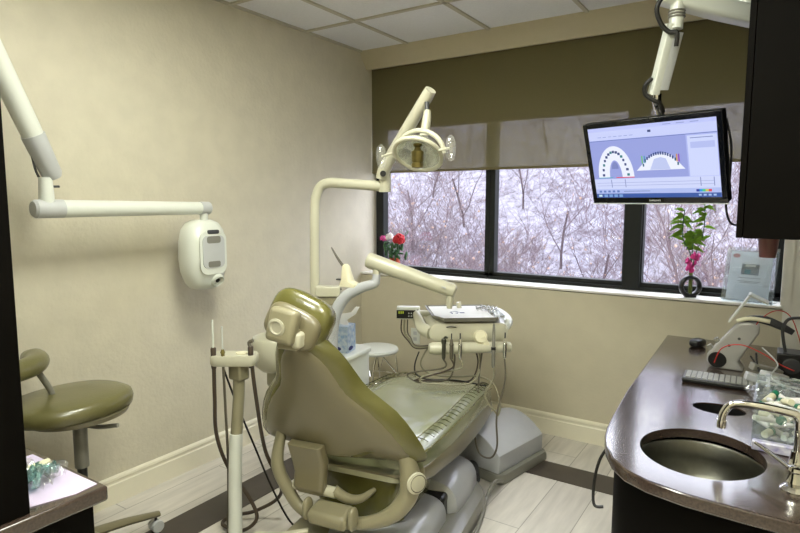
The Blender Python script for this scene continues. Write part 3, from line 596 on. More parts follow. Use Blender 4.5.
# hoses loop down to the seat or floor and back up under the head
P = hps
cable('instrument_hose', [down(P[0]), (P[0].x, P[0].y, 0.655), (1.11, -1.06, 0.60), (1.15, -1.04, 0.555), (1.20, -0.98, 0.55), (1.27, -0.90, 0.56), (1.28, -0.86, 0.66), (1.26, -0.86, 0.73)], 0.0048, M_tube, 'grey hose from the leftmost syringe looping on the seat', 'hose')
cable('instrument_hose', [down(P[1]), (P[1].x, P[1].y, 0.65), (1.17, -1.06, 0.58), (1.14, -1.02, 0.555), (1.24, -0.90, 0.545), (1.36, -0.84, 0.545), (1.39, -0.80, 0.64), (1.36, -0.80, 0.74)], 0.0045, M_tubed, 'dark hose from the second handpiece looping on the seat', 'hose')
cable('instrument_hose', [down(P[2]), (P[2].x, P[2].y, 0.65), (1.205, -1.05, 0.60), (1.19, -1.06, 0.567), (1.25, -1.03, 0.560), (1.40, -0.93, 0.56), (1.42, -0.84, 0.62), (1.38, -0.78, 0.74)], 0.0048, M_tubel, 'pale hose from the third handpiece looping on the seat', 'hose')
cable('instrument_hose', [down(P[3], -0.09), (P[3].x + .005, P[3].y, 0.60), (1.48, -0.90, 0.50), (1.53, -0.88, 0.42), (1.54, -0.86, 0.40), (1.53, -0.82, 0.45), (1.48, -0.80, 0.54), (1.40, -0.83, 0.575), (1.28, -0.86, 0.560), (1.14, -0.88, 0.558), (1.10, -0.92, 0.62), (1.14, -0.90, 0.72)], 0.0048, M_tubel, 'pale hose from long handpiece draping past the seat edge', 'hose')
cable('instrument_hose', [down(P[4]), (P[4].x + .005, P[4].y, 0.58), (1.54, -0.88, 0.40), (1.545, -0.88, 0.24), (1.51, -0.88, 0.165), (1.45, -0.90, 0.19), (1.42, -0.90, 0.33), (1.43, -0.88, 0.5), (1.42, -0.84, 0.62), (1.40, -0.76, 0.74)], 0.0052, M_tube, 'long hose from the rightmost handpiece looping down toward the floor', 'hose')
cable('instrument_hose', [(1.12, -0.97, 0.70), (1.10, -0.98, 0.63), (1.11, -0.98, 0.575), (1.18, -0.96, 0.552), (1.30, -0.88, 0.548), (1.44, -0.80, 0.52)], 0.0042, M_tubebl, 'thin black hose trailing across the seat foot end', 'hose')
# controller
cb = MB().box((0, 0, 0), (0.13, 0.05, 0.068)).build('control_box', M_whitep, da, bev=0.006, loc=W2((1.006, -0.90, 0.893), DO), rotz=rad(30)); cb['label'] = 'small white control box with dark display'
MB().box((-0.012, -0.0265, -0.006), (0.104, 0.003, 0.046)).build('display', M_black, cb)
for i in range(3): MB().box((-0.050 + i * 0.011, -0.0282, 0.004), (0.005, 0.0008, 0.014)).build('digit_segment', M_lcd, cb)
for i in range(3):
    for j in range(2): MB().lathe([(0.004, 0), (0.004, 0.002), (0.001, 0.002)], (0.004 + i * 0.014, -0.028, -0.016 + j * 0.016), 10, (0, -1, 0)).build('button', M_ltgrey, cb)
for j in range(3): MB().lathe([(0.0035, 0), (0.0035, 0.002), (0.001, 0.002)], (0.052, -0.025, -0.018 + j * 0.018), 10, (0, -1, 0)).build('button', M_dkgrey, cb)
MB().tube([(0.035, 0.0, -0.03), (0.05, 0.01, -0.07), (0.09, 0.03, -0.10)], 0.012, 10, 4).build('mount_stalk', M_cream, cb)
for i, (dx, r_, mm) in enumerate([(-0.035, 0.0042, M_tubed), (-0.02, 0.006, M_tubel), (-0.005, 0.0042, M_tube)]):
    p0 = Vector((1.008 + dx, -0.90 + dx * 0.5, 0.852)); cable('control_cable', [p0, p0 + Vector((0.0, 0, -0.07)), (1.02 + i * .008, -0.92, 0.735 + i * 0.01), (1.07, -0.93, 0.705 + i * 0.008), (1.14, -0.93, 0.715 + i * 0.006), (1.19, -0.90, 0.74)], r_, mm, ['dark thin cable', 'thick pale cable', 'grey thin cable'][i] + ' hanging in a loop under the control box')

# ================================================================== ASSISTANT ARM
aa = thing('suction_stand', 'cream suction holder head on tall pale floor post', 'suction stand', (0.80, -1.985, 0))
MB().tube([(0, 0, 0.0), (0, 0, 0.012)], 0.06, 24).build('foot', M_cream2, aa)
MB().tube([(0, 0, 0.01), (-0.01, 0.02, 0.35), (-0.015, 0.035, 0.5)], [0.030, 0.028, 0.028], 18).build('lower_post', M_whitep, aa)
MB().tube([(-0.013, 0.03, 0.45), (-0.03, 0.07, 0.66), (-0.032, 0.075, 0.76)], [0.026, 0.025, 0.026], 18).build('upper_post', M_cream2, aa)
MB().box((-0.032, 0.075, 0.775), (0.075, 0.06, 0.09)).build('collar_block', M_cream2, aa, bev=0.01, rotz=0)
m = MB(); m.rings([[(-0.045 + x * math.cos(0.6) - y * math.sin(0.6), 0.065 + x * math.sin(0.6) + y * math.cos(0.6), z) for x, y in rrect(0, 0, 0.20 * q, 0.10 * q, 0.03, 6)] for q, z in ((0.95, 0.80), (1, 0.808), (1, 0.838), (0.95, 0.846))]); m.build('holder_head', M_cream, aa)
MB().lathe([(0.026, 0.846), (0.026, 0.850), (0.001, 0.851)], (-0.02, 0.085, 0), 20).build('cap_disc', M_ivory, aa)
sp = [Vector((0.703, -1.99, 0.835)), Vector((0.745, -1.975, 0.835)), Vector((0.835, -1.90, 0.84))]
for i, (p, l) in enumerate(zip(sp, ['white high volume suction tip at left of holder head', 'thin white saliva ejector tip in the middle of holder head', 'grey syringe handle at right of holder head'])):
    t = thing('suction_handpiece', l, 'suction tip', tuple(p))
    MB().lathe([(0.009, -0.05), (0.011, -0.045), (0.012, 0.04), (0.009, 0.045)] if i != 1 else [(0.006, -0.02), (0.009, -0.015), (0.008, 0.02), (0.011, 0.025), (0.005, 0.04)], (0, 0, 0), 14).build('handle', M_tubed if i != 1 else M_brass, t)
    if i < 2: MB().tube([(0, 0, 0.03), (0.0, 0, 0.14 + 0.025 * (i == 0))], 0.0042 if i == 0 else 0.0032, 10).build('tip', M_whitep, t)
    else: MB().tube([(0, 0, 0.04), (-0.008, 0, 0.06), (0.01, 0.005, 0.07)], 0.008, 10, 3).build('head', M_tube, t)
cable('suction_hose', [(0.703, -1.99, 0.79), (0.695, -1.985, 0.65), (0.68, -1.97, 0.48), (0.70, -1.93, 0.32), (0.79, -1.88, 0.16), (0.82, -1.88, 0.08), (0.74, -1.90, 0.012), (0.64, -1.92, 0.02), (0.63, -1.86, 0.03), (0.72, -1.78, 0.05), (0.84, -1.74, 0.16), (0.845, -1.84, 0.40), (0.84, -1.88, 0.65), (0.836, -1.895, 0.80)], 0.0085, M_tubed, 'thick brown suction hose drooping from stand to floor and back', 'hose')
cable('suction_hose', [(0.745, -1.975, 0.815), (0.745, -1.97, 0.62), (0.715, -1.94, 0.35), (0.695, -1.93, 0.15), (0.70, -1.94, 0.06), (0.76, -1.97, 0.012), (0.86, -1.90, 0.012)], 0.0058, M_tube, 'thin grey saliva hose hanging down to the floor', 'hose')
cable('suction_hose', [(0.72, -1.96, 0.80), (0.76, -1.92, 0.62), (0.81, -1.87, 0.42), (0.86, -1.82, 0.22), (0.93, -1.78, 0.06), (0.98, -1.74, 0.012)], 0.0045, M_tubebl, 'thin dark hose slanting from the stand toward the chair', 'hose')
cable('floor_cord', [(1.55, -0.815, 0.02), (1.555, -0.93, 0.06), (1.55, -1.01, 0.012), (1.585, -1.12, 0.010), (1.62, -1.24, 0.010), (1.65, -1.36, 0.010)], 0.010, M_greyp, 'thick grey cord leaving the utility box across the floor', 'cord')
cable('cabinet_cord', [(2.285, -1.62, 0.70), (2.252, -1.65, 0.64), (2.240, -1.67, 0.56), (2.250, -1.70, 0.50), (2.280, -1.70, 0.50)], 0.005, M_tubebl, 'dark cord looping beside the rounded cabinet end', 'cord')

# ================================================================== TISSUES + SMALL STOOL
tb = thing('tissue_box', 'blue and white tissue box on the cream unit shelf', 'tissue box', (0.70, -1.10, 0.675), rad(14))
MB().box((0, 0, 0.075), (0.105, 0.11, 0.15)).build('carton', M_bluebox, tb, bev=0.002)
for x, y, ang in [(-0.015, -0.0555, 0), (0.0532, -0.015, PI / 2)]:
    MB().lathe([(0.022, 0), (0.022, 0.0012), (0.001, 0.0012)], (0, 0, 0), 24).build('logo_oval', M_navy, tb)
    o = tb.children[-1]; o.location = (x, y, 0.022); o.rotation_euler = (PI / 2, 0, ang); o.scale = (1.3, 0.55, 1)
m = MB(); R = []
for p, w in [((0, 0, 0.148), 0.035), ((-0.02, 0, 0.18), 0.04), ((0.02, 0, 0.20), 0.03), ((0.06, 0.01, 0.215), 0.016), ((0.085, 0.015, 0.25), 0.01)]:
    R.append([(p[0] + w * math.cos(a), p[1] + 0.25 * w * math.sin(a), p[2] + 0.4 * w * math.sin(2 * a)) for a in [2 * PI * k / 14 for k in range(14)]])
m.rings(R); m.build('tissue', M_tissue, tb)
st = thing('side_stool', 'small round white stool with chrome hairpin legs by the wall corner', 'stool', (0.43, -0.41, 0), rad(20))
MB().lathe([(0.13, 0.475), (0.15, 0.48), (0.158, 0.495), (0.152, 0.508), (0.10, 0.516), (0.001, 0.518)], (0, 0, 0), 36).build('seat', M_whitep, st)
for k in range(4):
    a = PI / 2 * k; d = Vector((math.cos(a), math.sin(a), 0)); q = Vector((-math.sin(a), math.cos(a), 0))
    MB().tube([d * 0.13 + q * 0.04 + Vector((0, 0, 0.478)), d * 0.15 + q * 0.02 + Vector((0, 0, 0.33)), d * 0.18 + Vector((0, 0, 0.006)), ], 0.006, 8, 4).build('leg', M_chrome, st)
    MB().tube([d * 0.05 - q * 0.05 + Vector((0, 0, 0.478)), d * 0.09 - q * 0.03 + Vector((0, 0, 0.42)), d * 0.145 + Vector((0, 0, 0.34))], 0.0045, 8, 4).build('brace', M_chrome, st)
MB().tube([(0.145 * math.cos(a), 0.145 * math.sin(a), 0.30) for a in [2 * PI * k / 30 for k in range(31)]], 0.004, 6).build('ring', M_chrome, st)
ou = thing('wall_outlet', 'white wall outlet plate behind the control box', 'outlet', (0.50, -0.004, 0.52))
MB().box((0, 0, 0), (0.075, 0.006, 0.115)).build('plate', M_whitep, ou, bev=0.002)
for z in (-0.022, 0.022): MB().box((0, -0.004, z), (0.03, 0.002, 0.026)).build('socket', M_ltgrey, ou, bev=0.001)

# ================================================================== X-RAY ARM
XO = (0.0, -2.9, 1.9)
xr = thing('xray_unit', 'white wall mounted dental xray arm with tube head hanging at right', 'xray machine', XO)
def X(p): return W2(p, XO)
MB().box(X((0.035, -3.10, 2.1)), (0.07, 0.20, 0.32)).build('wall_mount', M_whitep, xr, bev=0.015)
MB().tube([X((0.06, -3.10, 2.18)), X((0.22, -2.78, 2.20)), X((0.30, -2.63, 2.14))], 0.03, 16).build('shoulder', M_whitep, xr)
e1 = Vector((0.215, -2.365, 1.60)); e0 = Vector((0.30, -2.63, 2.13)); dv = (e0 - e1)
MB().tube([X(e0), X(e1 + dv * 0.30)], [0.044, 0.040], 20).build('scissor_arm', M_whitep, xr)
MB().tube([X(e1 + dv * 0.31), X(e1 + dv * 0.03), X(e1)], [0.044, 0.039, 0.03], 20).build('arm_sleeve', M_ltgrey, xr)
MB().tube([X(e1 + dv * 0.27 + Vector((-0.0, -0.02, -0.03))), X(e1 + Vector((-0.01, -0.06, 0.02))), X(e1 + Vector((0, -0.03, -0.03))), X(e1 + Vector((0, 0.02, -0.035)))], 0.005, 8, 5).build('cable_loop', M_dkgrey, xr)
MB().tube([X((0.22, -2.40, 1.60)), X((0.22, -2.40, 1.49))], [0.025, 0.030], 16).build('elbow_pin', M_whitep, xr)
MB().tube([X((0.22, -2.34, 1.474)), X((0.22, -1.66, 1.472))], [0.037, 0.032], 22).build('horizontal_arm', M_whitep, xr)
MB().tube([X((0.22, -2.455, 1.474)), X((0.22, -2.445, 1.474)), X((0.22, -2.34, 1.474))], [0.03, 0.038, 0.0385], 22).build('left_end_cap', M_ltgrey, xr)
MB().tube([X((0.22, -1.66, 1.472)), X((0.22, -1.605, 1.472)), X((0.22, -1.595, 1.472))], [0.0335, 0.033, 0.022], 22).build('right_end_cap', M_ltgrey, xr)
MB().tube([X((0.22, -1.635, 1.45)), X((0.22, -1.635, 1.40))], 0.020, 16).build('swivel', M_whitep, xr)
m = MB(); R = []
for z, w, d, oy in [(1.052, 0.10, 0.09, 0.0), (1.06, 0.14, 0.13, 0.0), (1.09, 0.19, 0.17, 0), (1.15, 0.23, 0.20, 0), (1.22, 0.245, 0.21, 0), (1.30, 0.24, 0.205, 0), (1.36, 0.215, 0.18, 0), (1.395, 0.17, 0.14, 0), (1.412, 0.10, 0.08, 0)]:
    R.append([X((0.20 + x * 0.9, -1.635 + y, z)) for x, y in rrect(0, 0, d, w, min(w, d) * 0.42, 7)])
m.rings(R); hd = m.build('tube_head', M_whitep, xr)
NRM = Vector((0.92, -0.39, 0)); hx = rad(-23)
fp = bpy.data.objects.new
def face(name, w, h, z, off, m_, r=0.02, dx=0.0, bev=0.0):
    q = MB(); q.prism(rrect(0, 0, w, h, r, 6), 0, 0.006); o = q.build(name, m_, hd); o.matrix_local = Matrix.Translation(X((0.20 + 0.092 + off, -1.652 + dx, z))) @ Euler((PI / 2, 0, PI / 2)).to_matrix().to_4x4(); return o
face('face_panel', 0.165, 0.22, 1.245, -0.004, M_whitep, 0.045, 0.012)
face('label_panel', 0.135, 0.165, 1.25, 0.0, M_ltgrey, 0.03, 0.012)
face('label_recess', 0.085, 0.036, 1.312, 0.0015, M_greyp, 0.013, 0.012)
face('label_recess', 0.075, 0.03, 1.187, 0.0015, M_greyp, 0.010, 0.012)
face('dial', 0.07, 0.02, 1.352, 0.0, M_dkgrey, 0.008, 0.012)
MB().lathe([(0.035, -0.02), (0.038, 0.01), (0.03, 0.016), (0.028, 0.0), (0.001, 0.0)], X((0.275, -1.61, 1.10)), 24, (0.8, 0.0, -0.5)).build('cone', M_whitep, xr)
MB().lathe([(0.012, 0.0), (0.012, 0.003), (0.001, 0.003)], X((0.281, -1.61, 1.098)), 16, (0.8, 0.0, -0.5)).build('cone_hole', M_black, xr)

# ================================================================== ASSISTANT STOOL
so_ = thing('assistant_stool', 'olive padded assistant stool with curved arm and caster base', 'stool', (0.22, -2.42, 0))
m = MB(); R = []
for q, z in ((0.90, 0.655), (0.98, 0.662), (1.0, 0.69), (0.97, 0.712), (0.85, 0.722), (0.4, 0.727)):
    R.append([(0.115 + 0.20 * q * math.copysign(abs(math.cos(a)) ** 0.75, math.cos(a)), 0.005 + 0.235 * q * math.sin(a), z) for a in [2 * PI * k / 40 for k in range(40)]])
m.rings(R); m.build('seat', M_olive2, so_, ang=60)
m = MB(); m.rings([[(0.155 + 0.175 * q * math.cos(a), 0.02 + 0.20 * q * math.sin(a), z) for a in [2 * PI * k / 40 for k in range(40)]] for q, z in ((0.55, 0.625), (0.93, 0.64), (0.97, 0.658))]); m.build('seat_pan', M_shell, so_)
MB().tube([(0.15, 0.02, 0.09), (0.15, 0.02, 0.42)], 0.019, 18).build('column', M_black, so_)
MB().tube([(0.15, 0.02, 0.42), (0.15, 0.02, 0.63)], 0.027, 18).build('gas_lift', M_greyp, so_)
MB().tube([(0.15, 0.02, 0.60), (0.22, 0.06, 0.59), (0.29, 0.10, 0.60)], 0.009, 10, 3).build('height_lever', M_greyp, so_)
for k in range(5):
    a = rad(84 + 72 * k); d = Vector((math.cos(a), math.sin(a), 0)); c = Vector((0.15, 0.02, 0))
    lg = MB().tube([c + d * 0.02 + Vector((0, 0, 0.12)), c + d * 0.16 + Vector((0, 0, 0.105)), c + d * 0.315 + Vector((0, 0, 0.078))], [0.028, 0.024, 0.018], 12, 4, flat=0.7).build('leg', M_shell, so_)
    qv = Vector((-d.y, d.x, 0)); w = c + d * 0.300 + Vector((0, 0, 0.029))
    for s in (-1, 1): MB().lathe([(0.001, -0.009), (0.026, -0.009), (0.028, -0.004), (0.028, 0.004), (0.026, 0.009), (0.001, 0.009)], tuple(w + qv * s * 0.016), 20, tuple(qv)).build('caster_wheel', M_ltgrey, lg)
    MB().tube([w + Vector((0, 0, 0.0)), w + Vector((0, 0, 0.045))], 0.006, 8).build('caster_stem', M_dkgrey, lg)
ac = Vector((-0.01, -0.24, 0.885))
pts = [ac + Vector((0.17 * math.cos(a), 0.17 * math.sin(a), -0.01)) for a in [rad(-120 + 17 * k) for k in range(14)]]
MB().tube(pts, [0.03] + [0.045] * 12 + [0.03], 18, 3, flat=0.9).build('curved_arm', M_olive2, so_)
MB().tube([ac + Vector((0.08, 0.14, -0.03)), (0.06, -0.04, 0.74), (0.07, -0.02, 0.64)], 0.012, 10, 4).build('arm_bracket', M_greyp, so_)

# ================================================================== LEFT FOREGROUND COUNTER
lc = thing('side_cabinet', 'dark espresso side cabinet with stone top at lower left', 'cabinet', (0.93, -3.6, 0))
MB().box((-0.005, 0, 0.35), (0.59, 1.58, 0.70)).build('body', M_espresso, lc, bev=0.003)
MB().box((0, 0.004, 0.728), (0.65, 1.62, 0.042)).build('top_slab', M_stone, lc, bev=0.008)
tc_ = thing('tall_cabinet', 'near black tall cabinet standing on the left stone top', 'cabinet', (0.93, -3.68, 0.7495))
MB().box((0, 0, 0.80), (0.61, 1.42, 1.6)).build('body', M_espresso, tc_, bev=0.002)
m = MB(); m.rings([[(0.885, -2.958, z), (1.205, -2.958, z), (1.232, -2.86, z), (1.225, -2.80, z), (0.885, -2.805, z)] for z in (0.7495, 0.7515)])
tag(m.build('lilac_paper_sheet', M_lilac), 'lilac paper liner lying on the stone top at lower left', 'paper')
pk = thing('instrument_pouch', 'clear pouch with teal edge and white items on lilac paper', 'pouch', (1.07, -2.90, 0.752), rad(25))
crumple('pouch_film', (0, 0, 0.004), (0.17, 0.09, 0.07), M_film, None, None, 0, 12).parent = pk
crumple('teal_edge', (0.035, 0.0, 0.006), (0.05, 0.10, 0.06), glassy('teal_film', (0.85, 0.97, 0.96), 0.14, 0.1, 0.22, srgb(175, 215, 212), 0.6), None, None, 0, 15).parent = pk
for i in range(3): MB().box((-0.03 + i * 0.02, -0.02 + 0.016 * i, 0.012 + 0.014 * i), (0.08, 0.022, 0.012), (0.1, -0.1, 0.5 * i)).build('white_item', M_ivory, pk, bev=0.003)
MB().tube([(-0.06, -0.03, 0.035), (0.03, -0.035, 0.03)], 0.005, 8).build('metal_item', M_chrome, pk)

# ================================================================== SILL ITEMS
vs_ = thing('flower_vase', 'small copper jar of red and white flowers on the sill, left end', 'vase of flowers', (0.262, 0.075, 0.966)); vs_.scale = (1.5, 1.5, 1.55)
MB().lathe([(0.022, 0), (0.030, 0.01), (0.033, 0.04), (0.026, 0.065), (0.027, 0.075), (0.024, 0.075), (0.02, 0.06)], (0, 0, 0), 24).build('jar', M_copper, vs_)
random.seed(4)
def flower(o, c, r, m_, n=26):
    mb = MB()
    for k in range(n):
        a = random.random() * 2 * PI; e = random.uniform(-0.3, 1.3); d = Vector((math.cos(a) * math.cos(e), math.sin(a) * math.cos(e), math.sin(e))); mb.ell(tuple(Vector(c) + d * r * 0.55), (r * 0.9, r * 0.9, r * 0.45), 0.9, (random.random() * 3, random.random() * 3, 0), 8, 6)
    return mb.build('flower', m_, o)
flower(vs_, (0.045, -0.03, 0.165), 0.036, M_red); flower(vs_, (-0.015, -0.02, 0.175), 0.026, M_wpetal, 16); flower(vs_, (-0.07, 0.0, 0.165), 0.022, M_pink, 16)
mb = MB()
for k in range(46):
    a = random.random() * 2 * PI; r = random.uniform(0.01, 0.065); z = random.uniform(0.07, 0.15); mb.ell((r * math.cos(a), r * math.sin(a) * 0.7, z), (0.034, 0.014, 0.008), 0.9, (random.random() * 2, random.random() * 2, random.random() * 6), 8, 6)
for k in range(14):
    a = random.random() * 2 * PI; mb.tube([(0, 0, 0.06), (0.05 * math.cos(a), 0.03 * math.sin(a), 0.15), (0.08 * math.cos(a), 0.04 * math.sin(a), random.uniform(0.17, 0.22))], 0.0012, 5, 3)
tag(mb.build('foliage', M_leaf, vs_), kind='stuff')
# ring vase with orchid and bamboo leaves
rv = thing('ring_vase', 'black ring shaped vase with pink orchid and bamboo leaves on sill', 'vase of flowers', (2.305, 0.055, 0.966), rad(32))
R = 0.052
m = MB(); m.rings([[((R + 0.013 * math.cos(b)) * math.cos(a), 0.02 * math.sin(b), 0.064 + (R + 0.013 * math.cos(b)) * math.sin(a)) for b in [2 * PI * j / 12 for j in range(12)]] for a in [2 * PI * k / 48 for k in range(49)]], cap=False)
m.build('ring', M_black, rv)
MB().box((0, 0, 0.006), (0.06, 0.036, 0.01)).build('foot', M_black, rv, bev=0.003)
MB().tube([(0, 0, 0.014), (0, 0, 0.15)], 0.011, 12).build('stem_bundle', M_stem, rv)
mb = MB(); random.seed(9)
for k in range(16):
    c = Vector((random.uniform(-0.03, 0.03), random.uniform(-0.02, 0.01), 0.155 + 0.1 * k / 16)); mb.ell(tuple(c), (0.032, 0.014, 0.026), 0.9, (random.random(), random.random() * 3, random.random() * 3), 10, 6)
mb.build('orchid_bloom', M_pink, rv)
stems = [[(0, 0, 0.14), (-0.01, 0, 0.25), (-0.055, 0.0, 0.33), (-0.06, 0, 0.42), (-0.055, 0, 0.50)], [(0, 0, 0.14), (0.02, 0, 0.25), (0.05, 0, 0.34), (0.06, 0, 0.44), (0.055, 0, 0.53)], [(0, 0, 0.14), (0.0, 0, 0.28), (0.0, 0, 0.36)]]
for s_ in stems: MB().tube(s_, 0.003, 6, 4).build('stalk', M_leaf, rv)
mb = MB()
def leaf(mb, p, d, L, w):
    d = d.normalized(); sd = d.cross(Vector((0, 1, 0.2))).normalized(); pts = []
    for q, ww in ((0, 0.1), (0.3, 0.9), (0.6, 0.8), (1, 0.02)):
        c = p + d * L * q + Vector((0, 0, -0.03 * q * q)); pts.append((c - sd * w * ww, c + sd * w * ww + Vector((0, 0.001, 0))))
    vs = []; [vs.extend([tuple(a), tuple(b), tuple(b + Vector((0, 0.0012, 0))), tuple(a + Vector((0, 0.0012, 0)))]) for a, b in pts]
    fs = []
    for i in range(3):
        for k in range(4): fs.append((i * 4 + k, i * 4 + (k + 1) % 4, i * 4 + 4 + (k + 1) % 4, i * 4 + 4 + k))
    mb.add(vs, fs)
for s_ in stems:
    for k in range(24):
        q = random.uniform(0.45, 1.0) * (len(s_) - 1); i = min(int(q), len(s_) - 2); p = Vector(s_[i]).lerp(Vector(s_[i + 1]), q - i)
        leaf(mb, p, Vector((random.uniform(-1, 1), random.uniform(-.3, .3), random.uniform(-0.2, 0.9))), random.uniform(0.05, 0.085), 0.011)
tag(mb.build('leaf', M_leafy, rv), kind='stuff')
# brochure holder
bh = thing('brochure_holder', 'slanted clear acrylic holder with white brochure on the sill', 'brochure holder', (2.59, 0.065, 0.966), rad(-14))
TL = Euler((rad(-14), 0, 0)).to_matrix().to_4x4()
def slab(name, w, h, th, z, y, m_, x=0, par=None, bev=0.0):
    q = MB(); q.box((0, 0, 0), (w, th, h)); o = q.build(name, m_, par or bh, bev=bev); o.matrix_local = Matrix.Translation((0, -0.035, 0.004)) @ TL @ Matrix.Translation((x, y, z)); return o
slab('acrylic_back', 0.25, 0.30, 0.003, 0.15, 0.006, M_acryl); slab('acrylic_front', 0.25, 0.28, 0.002, 0.14, -0.008, M_acryl)
MB().box((0, 0.0, 0.002), (0.25, 0.10, 0.003)).build('acrylic_foot', M_acryl, bh)
br_ = slab('brochure', 0.205, 0.265, 0.002, 0.142, -0.001, M_card)
M_txt = mat('grey_print', srgb(165, 168, 172), 0.7)
def pr_(name, w, h, x, z, m_):
    q = MB(); q.box((0, 0, 0), (w, 0.0006, h)); o = q.build(name, m_, br_); o.location = (x, -0.0015, z); return o
pr_('photo_print', 0.085, 0.06, -0.0, 0.035, mat('photo_grey', srgb(150, 158, 172), 0.6, noise=0.2, nscale=60)); 
q = MB().box((0, 0, 0), (0.03, 0.0006, 0.024)); o = q.build('photo_detail', mat('photo_blue', srgb(60, 140, 170), 0.6), br_); o.location = (-0.012, -0.0024, 0.022)
pr_('photo_detail', 0.05, 0.012, 0.0, 0.056, M_paper).location = (0.0, -0.0024, 0.056)
for k in range(3): pr_('text_line', 0.11 - 0.02 * (k == 2), 0.003, 0.0, -0.012 - k * 0.007 - 0.012 * (k > 0), M_txt)
pr_('text_line', 0.05, 0.004, 0.03, -0.115, M_txt)
q = MB().lathe([(0.014, -0.0004), (0.014, 0.0004)], (0, 0, 0), 24, (0, -1, 0)); o = q.build('logo', mat('pale_red_print', srgb(224, 150, 160), 0.7), br_); o.location = (-0.075, -0.0015, 0.108); o.scale = (1.3, 1, 0.8)
# cup dispenser below the wall cabinet
cd = thing('hanging_cup', 'dusky maroon cup holder fixed beneath the wall cabinet', 'cup holder', (2.68, -0.98, 1.295))
MB().lathe([(0.022, 0), (0.028, 0.0), (0.033, 0.05), (0.036, 0.098), (0.030, 0.098), (0.001, 0.098)], (0, 0, 0), 28).build('cup', M_maroon, cd)

# ================================================================== MONITOR + ARM
Wm, Hm = 0.53, 0.335
yw, tl = -0.267, 0.34
fx = Vector((math.cos(yw), math.sin(yw), 0)); nn = Vector((math.sin(yw) * math.cos(tl), -math.cos(yw) * math.cos(tl), -math.sin(tl)))
up = nn.cross(fx)
up = up if up.z > 0 else -up
mo = thing('monitor', 'black flat monitor showing dental arch software, hung from ceiling arm', 'monitor', (2.283, -1.177, 1.659))
mo.rotation_euler = Matrix(((fx.x, -nn.x, up.x), (fx.y, -nn.y, up.y), (fx.z, -nn.z, up.z))).to_euler()
MB().box((0, 0.022, 0), (Wm, 0.036, Hm)).build('casing', M_black, mo, bev=0.006)
m = MB(); bz = 0.02
m.box((0, 0.001, Hm / 2 - bz / 2), (Wm, 0.006, bz)); m.box((0, 0.001, -Hm / 2 + 0.012), (Wm, 0.006, 0.024))
for s in (-1, 1): m.box((s * (Wm / 2 - bz / 2), 0.001, 0), (bz, 0.006, Hm - 0.03))
m.build('bezel', mat('gloss_black', srgb(12, 14, 20), 0.12, coat=0.6), mo, bev=0.0015)
MB().box((0, -0.0005, -Hm / 2 - 0.0012), (Wm + 0.004, 0.01, 0.003)).build('bottom_trim', M_ltgrey, mo)
def em(name, c, s=1.0):
    k = 'scr_' + name
    if k in MATS: return MATS[k]
    m = bpy.data.materials.new(k); m.use_nodes = True; b = m.node_tree.nodes['Principled BSDF']; b.inputs['Base Color'].default_value = (0.02, 0.02, 0.02, 1); b.inputs['Roughness'].default_value = 0.3
    b.inputs['Emission Color'].default_value = (*c, 1); b.inputs['Emission Strength'].default_value = s; MATS[k] = m; return m
SW, SH = Wm - 2 * bz, Hm - bz - 0.024; sz = 0.002
scn = MB().box((0, -0.0005, sz), (SW, 0.002, SH)).build('screen', em('base', srgb(172, 182, 238)), mo)
lay = [0]
def sr(x0, y0, x1, y1, c, name='interface_block', lvl=1):   # in fractions of the screen, y from the top
    w = (x1 - x0) * SW; h = (y1 - y0) * SH; q = MB().box((0, 0, 0), (w, 0.0004, h)); o = q.build(name, em(str(c), srgb(*c)), scn)
    o.location = (((x0 + x1) / 2 - 0.5) * SW, -0.0015 - 0.0005 * lvl, sz + (0.5 - (y0 + y1) / 2) * SH); return o
sr(0, 0, 1, 0.05, (190, 198, 248)); sr(0, 0.05, 1, 0.17, (200, 208, 250)); sr(0, 0.175, 1, 0.182, (90, 110, 180), lvl=2)
sr(0.50, 0.08, 0.525, 0.11, (40, 60, 120), lvl=2)
for k in range(7): sr(0.08 + k * 0.045, 0.125, 0.11 + k * 0.045, 0.132, (130, 146, 205), 'toolbar_mark', 2)
for k in range(3): sr(0.62 + k * 0.1, 0.022, 0.68 + k * 0.1, 0.032, (140, 152, 210), 'toolbar_mark', 2)
sr(0, 0.182, 0.78, 0.72, (150, 160, 222)); sr(0.79, 0.20, 0.995, 0.72, (205, 214, 252)); sr(0.81, 0.225, 0.97, 0.235, (120, 134, 190), lvl=2); sr(0.81, 0.28, 0.98, 0.36, (180, 190, 240), lvl=2)
sr(0.0, 0.725, 1, 0.875, (206, 214, 250)); sr(0.02, 0.78, 0.96, 0.785, (150, 160, 210), lvl=2); sr(0.02, 0.82, 0.96, 0.825, (150, 160, 210), lvl=2)
for x in (0.15, 0.27, 0.86, 0.955): sr(x, 0.735, x + 0.005, 0.85, (110, 122, 180), lvl=2)
sr(0.0, 0.875, 1, 0.94, (176, 190, 240)); sr(0, 0.94, 1, 1.0, (48, 84, 160)); sr(0.02, 0.955, 0.05, 0.985, (200, 225, 240), lvl=2)
for k in range(4): sr(0.07 + k * 0.045, 0.952, 0.10 + k * 0.045, 0.99, (120, 160, 215), 'taskbar_icon', 2)
for k in range(4): sr(0.84 + k * 0.035, 0.957, 0.86 + k * 0.035, 0.98, (170, 195, 235), 'taskbar_icon', 2)
for k in range(5): sr(0.03 + k * 0.04, 0.893, 0.052 + k * 0.04, 0.922, (90, 120, 190), 'player_button', 2)
sr(0.25, 0.904, 0.47, 0.911, (70, 90, 150), lvl=2)
for k, c in enumerate([(20, 40, 160), (20, 150, 220), (60, 200, 140), (210, 200, 90), (225, 60, 80)]): sr(0.825 + k * 0.022, 0.893, 0.847 + k * 0.022, 0.925, c, 'colour_swatch', 2)
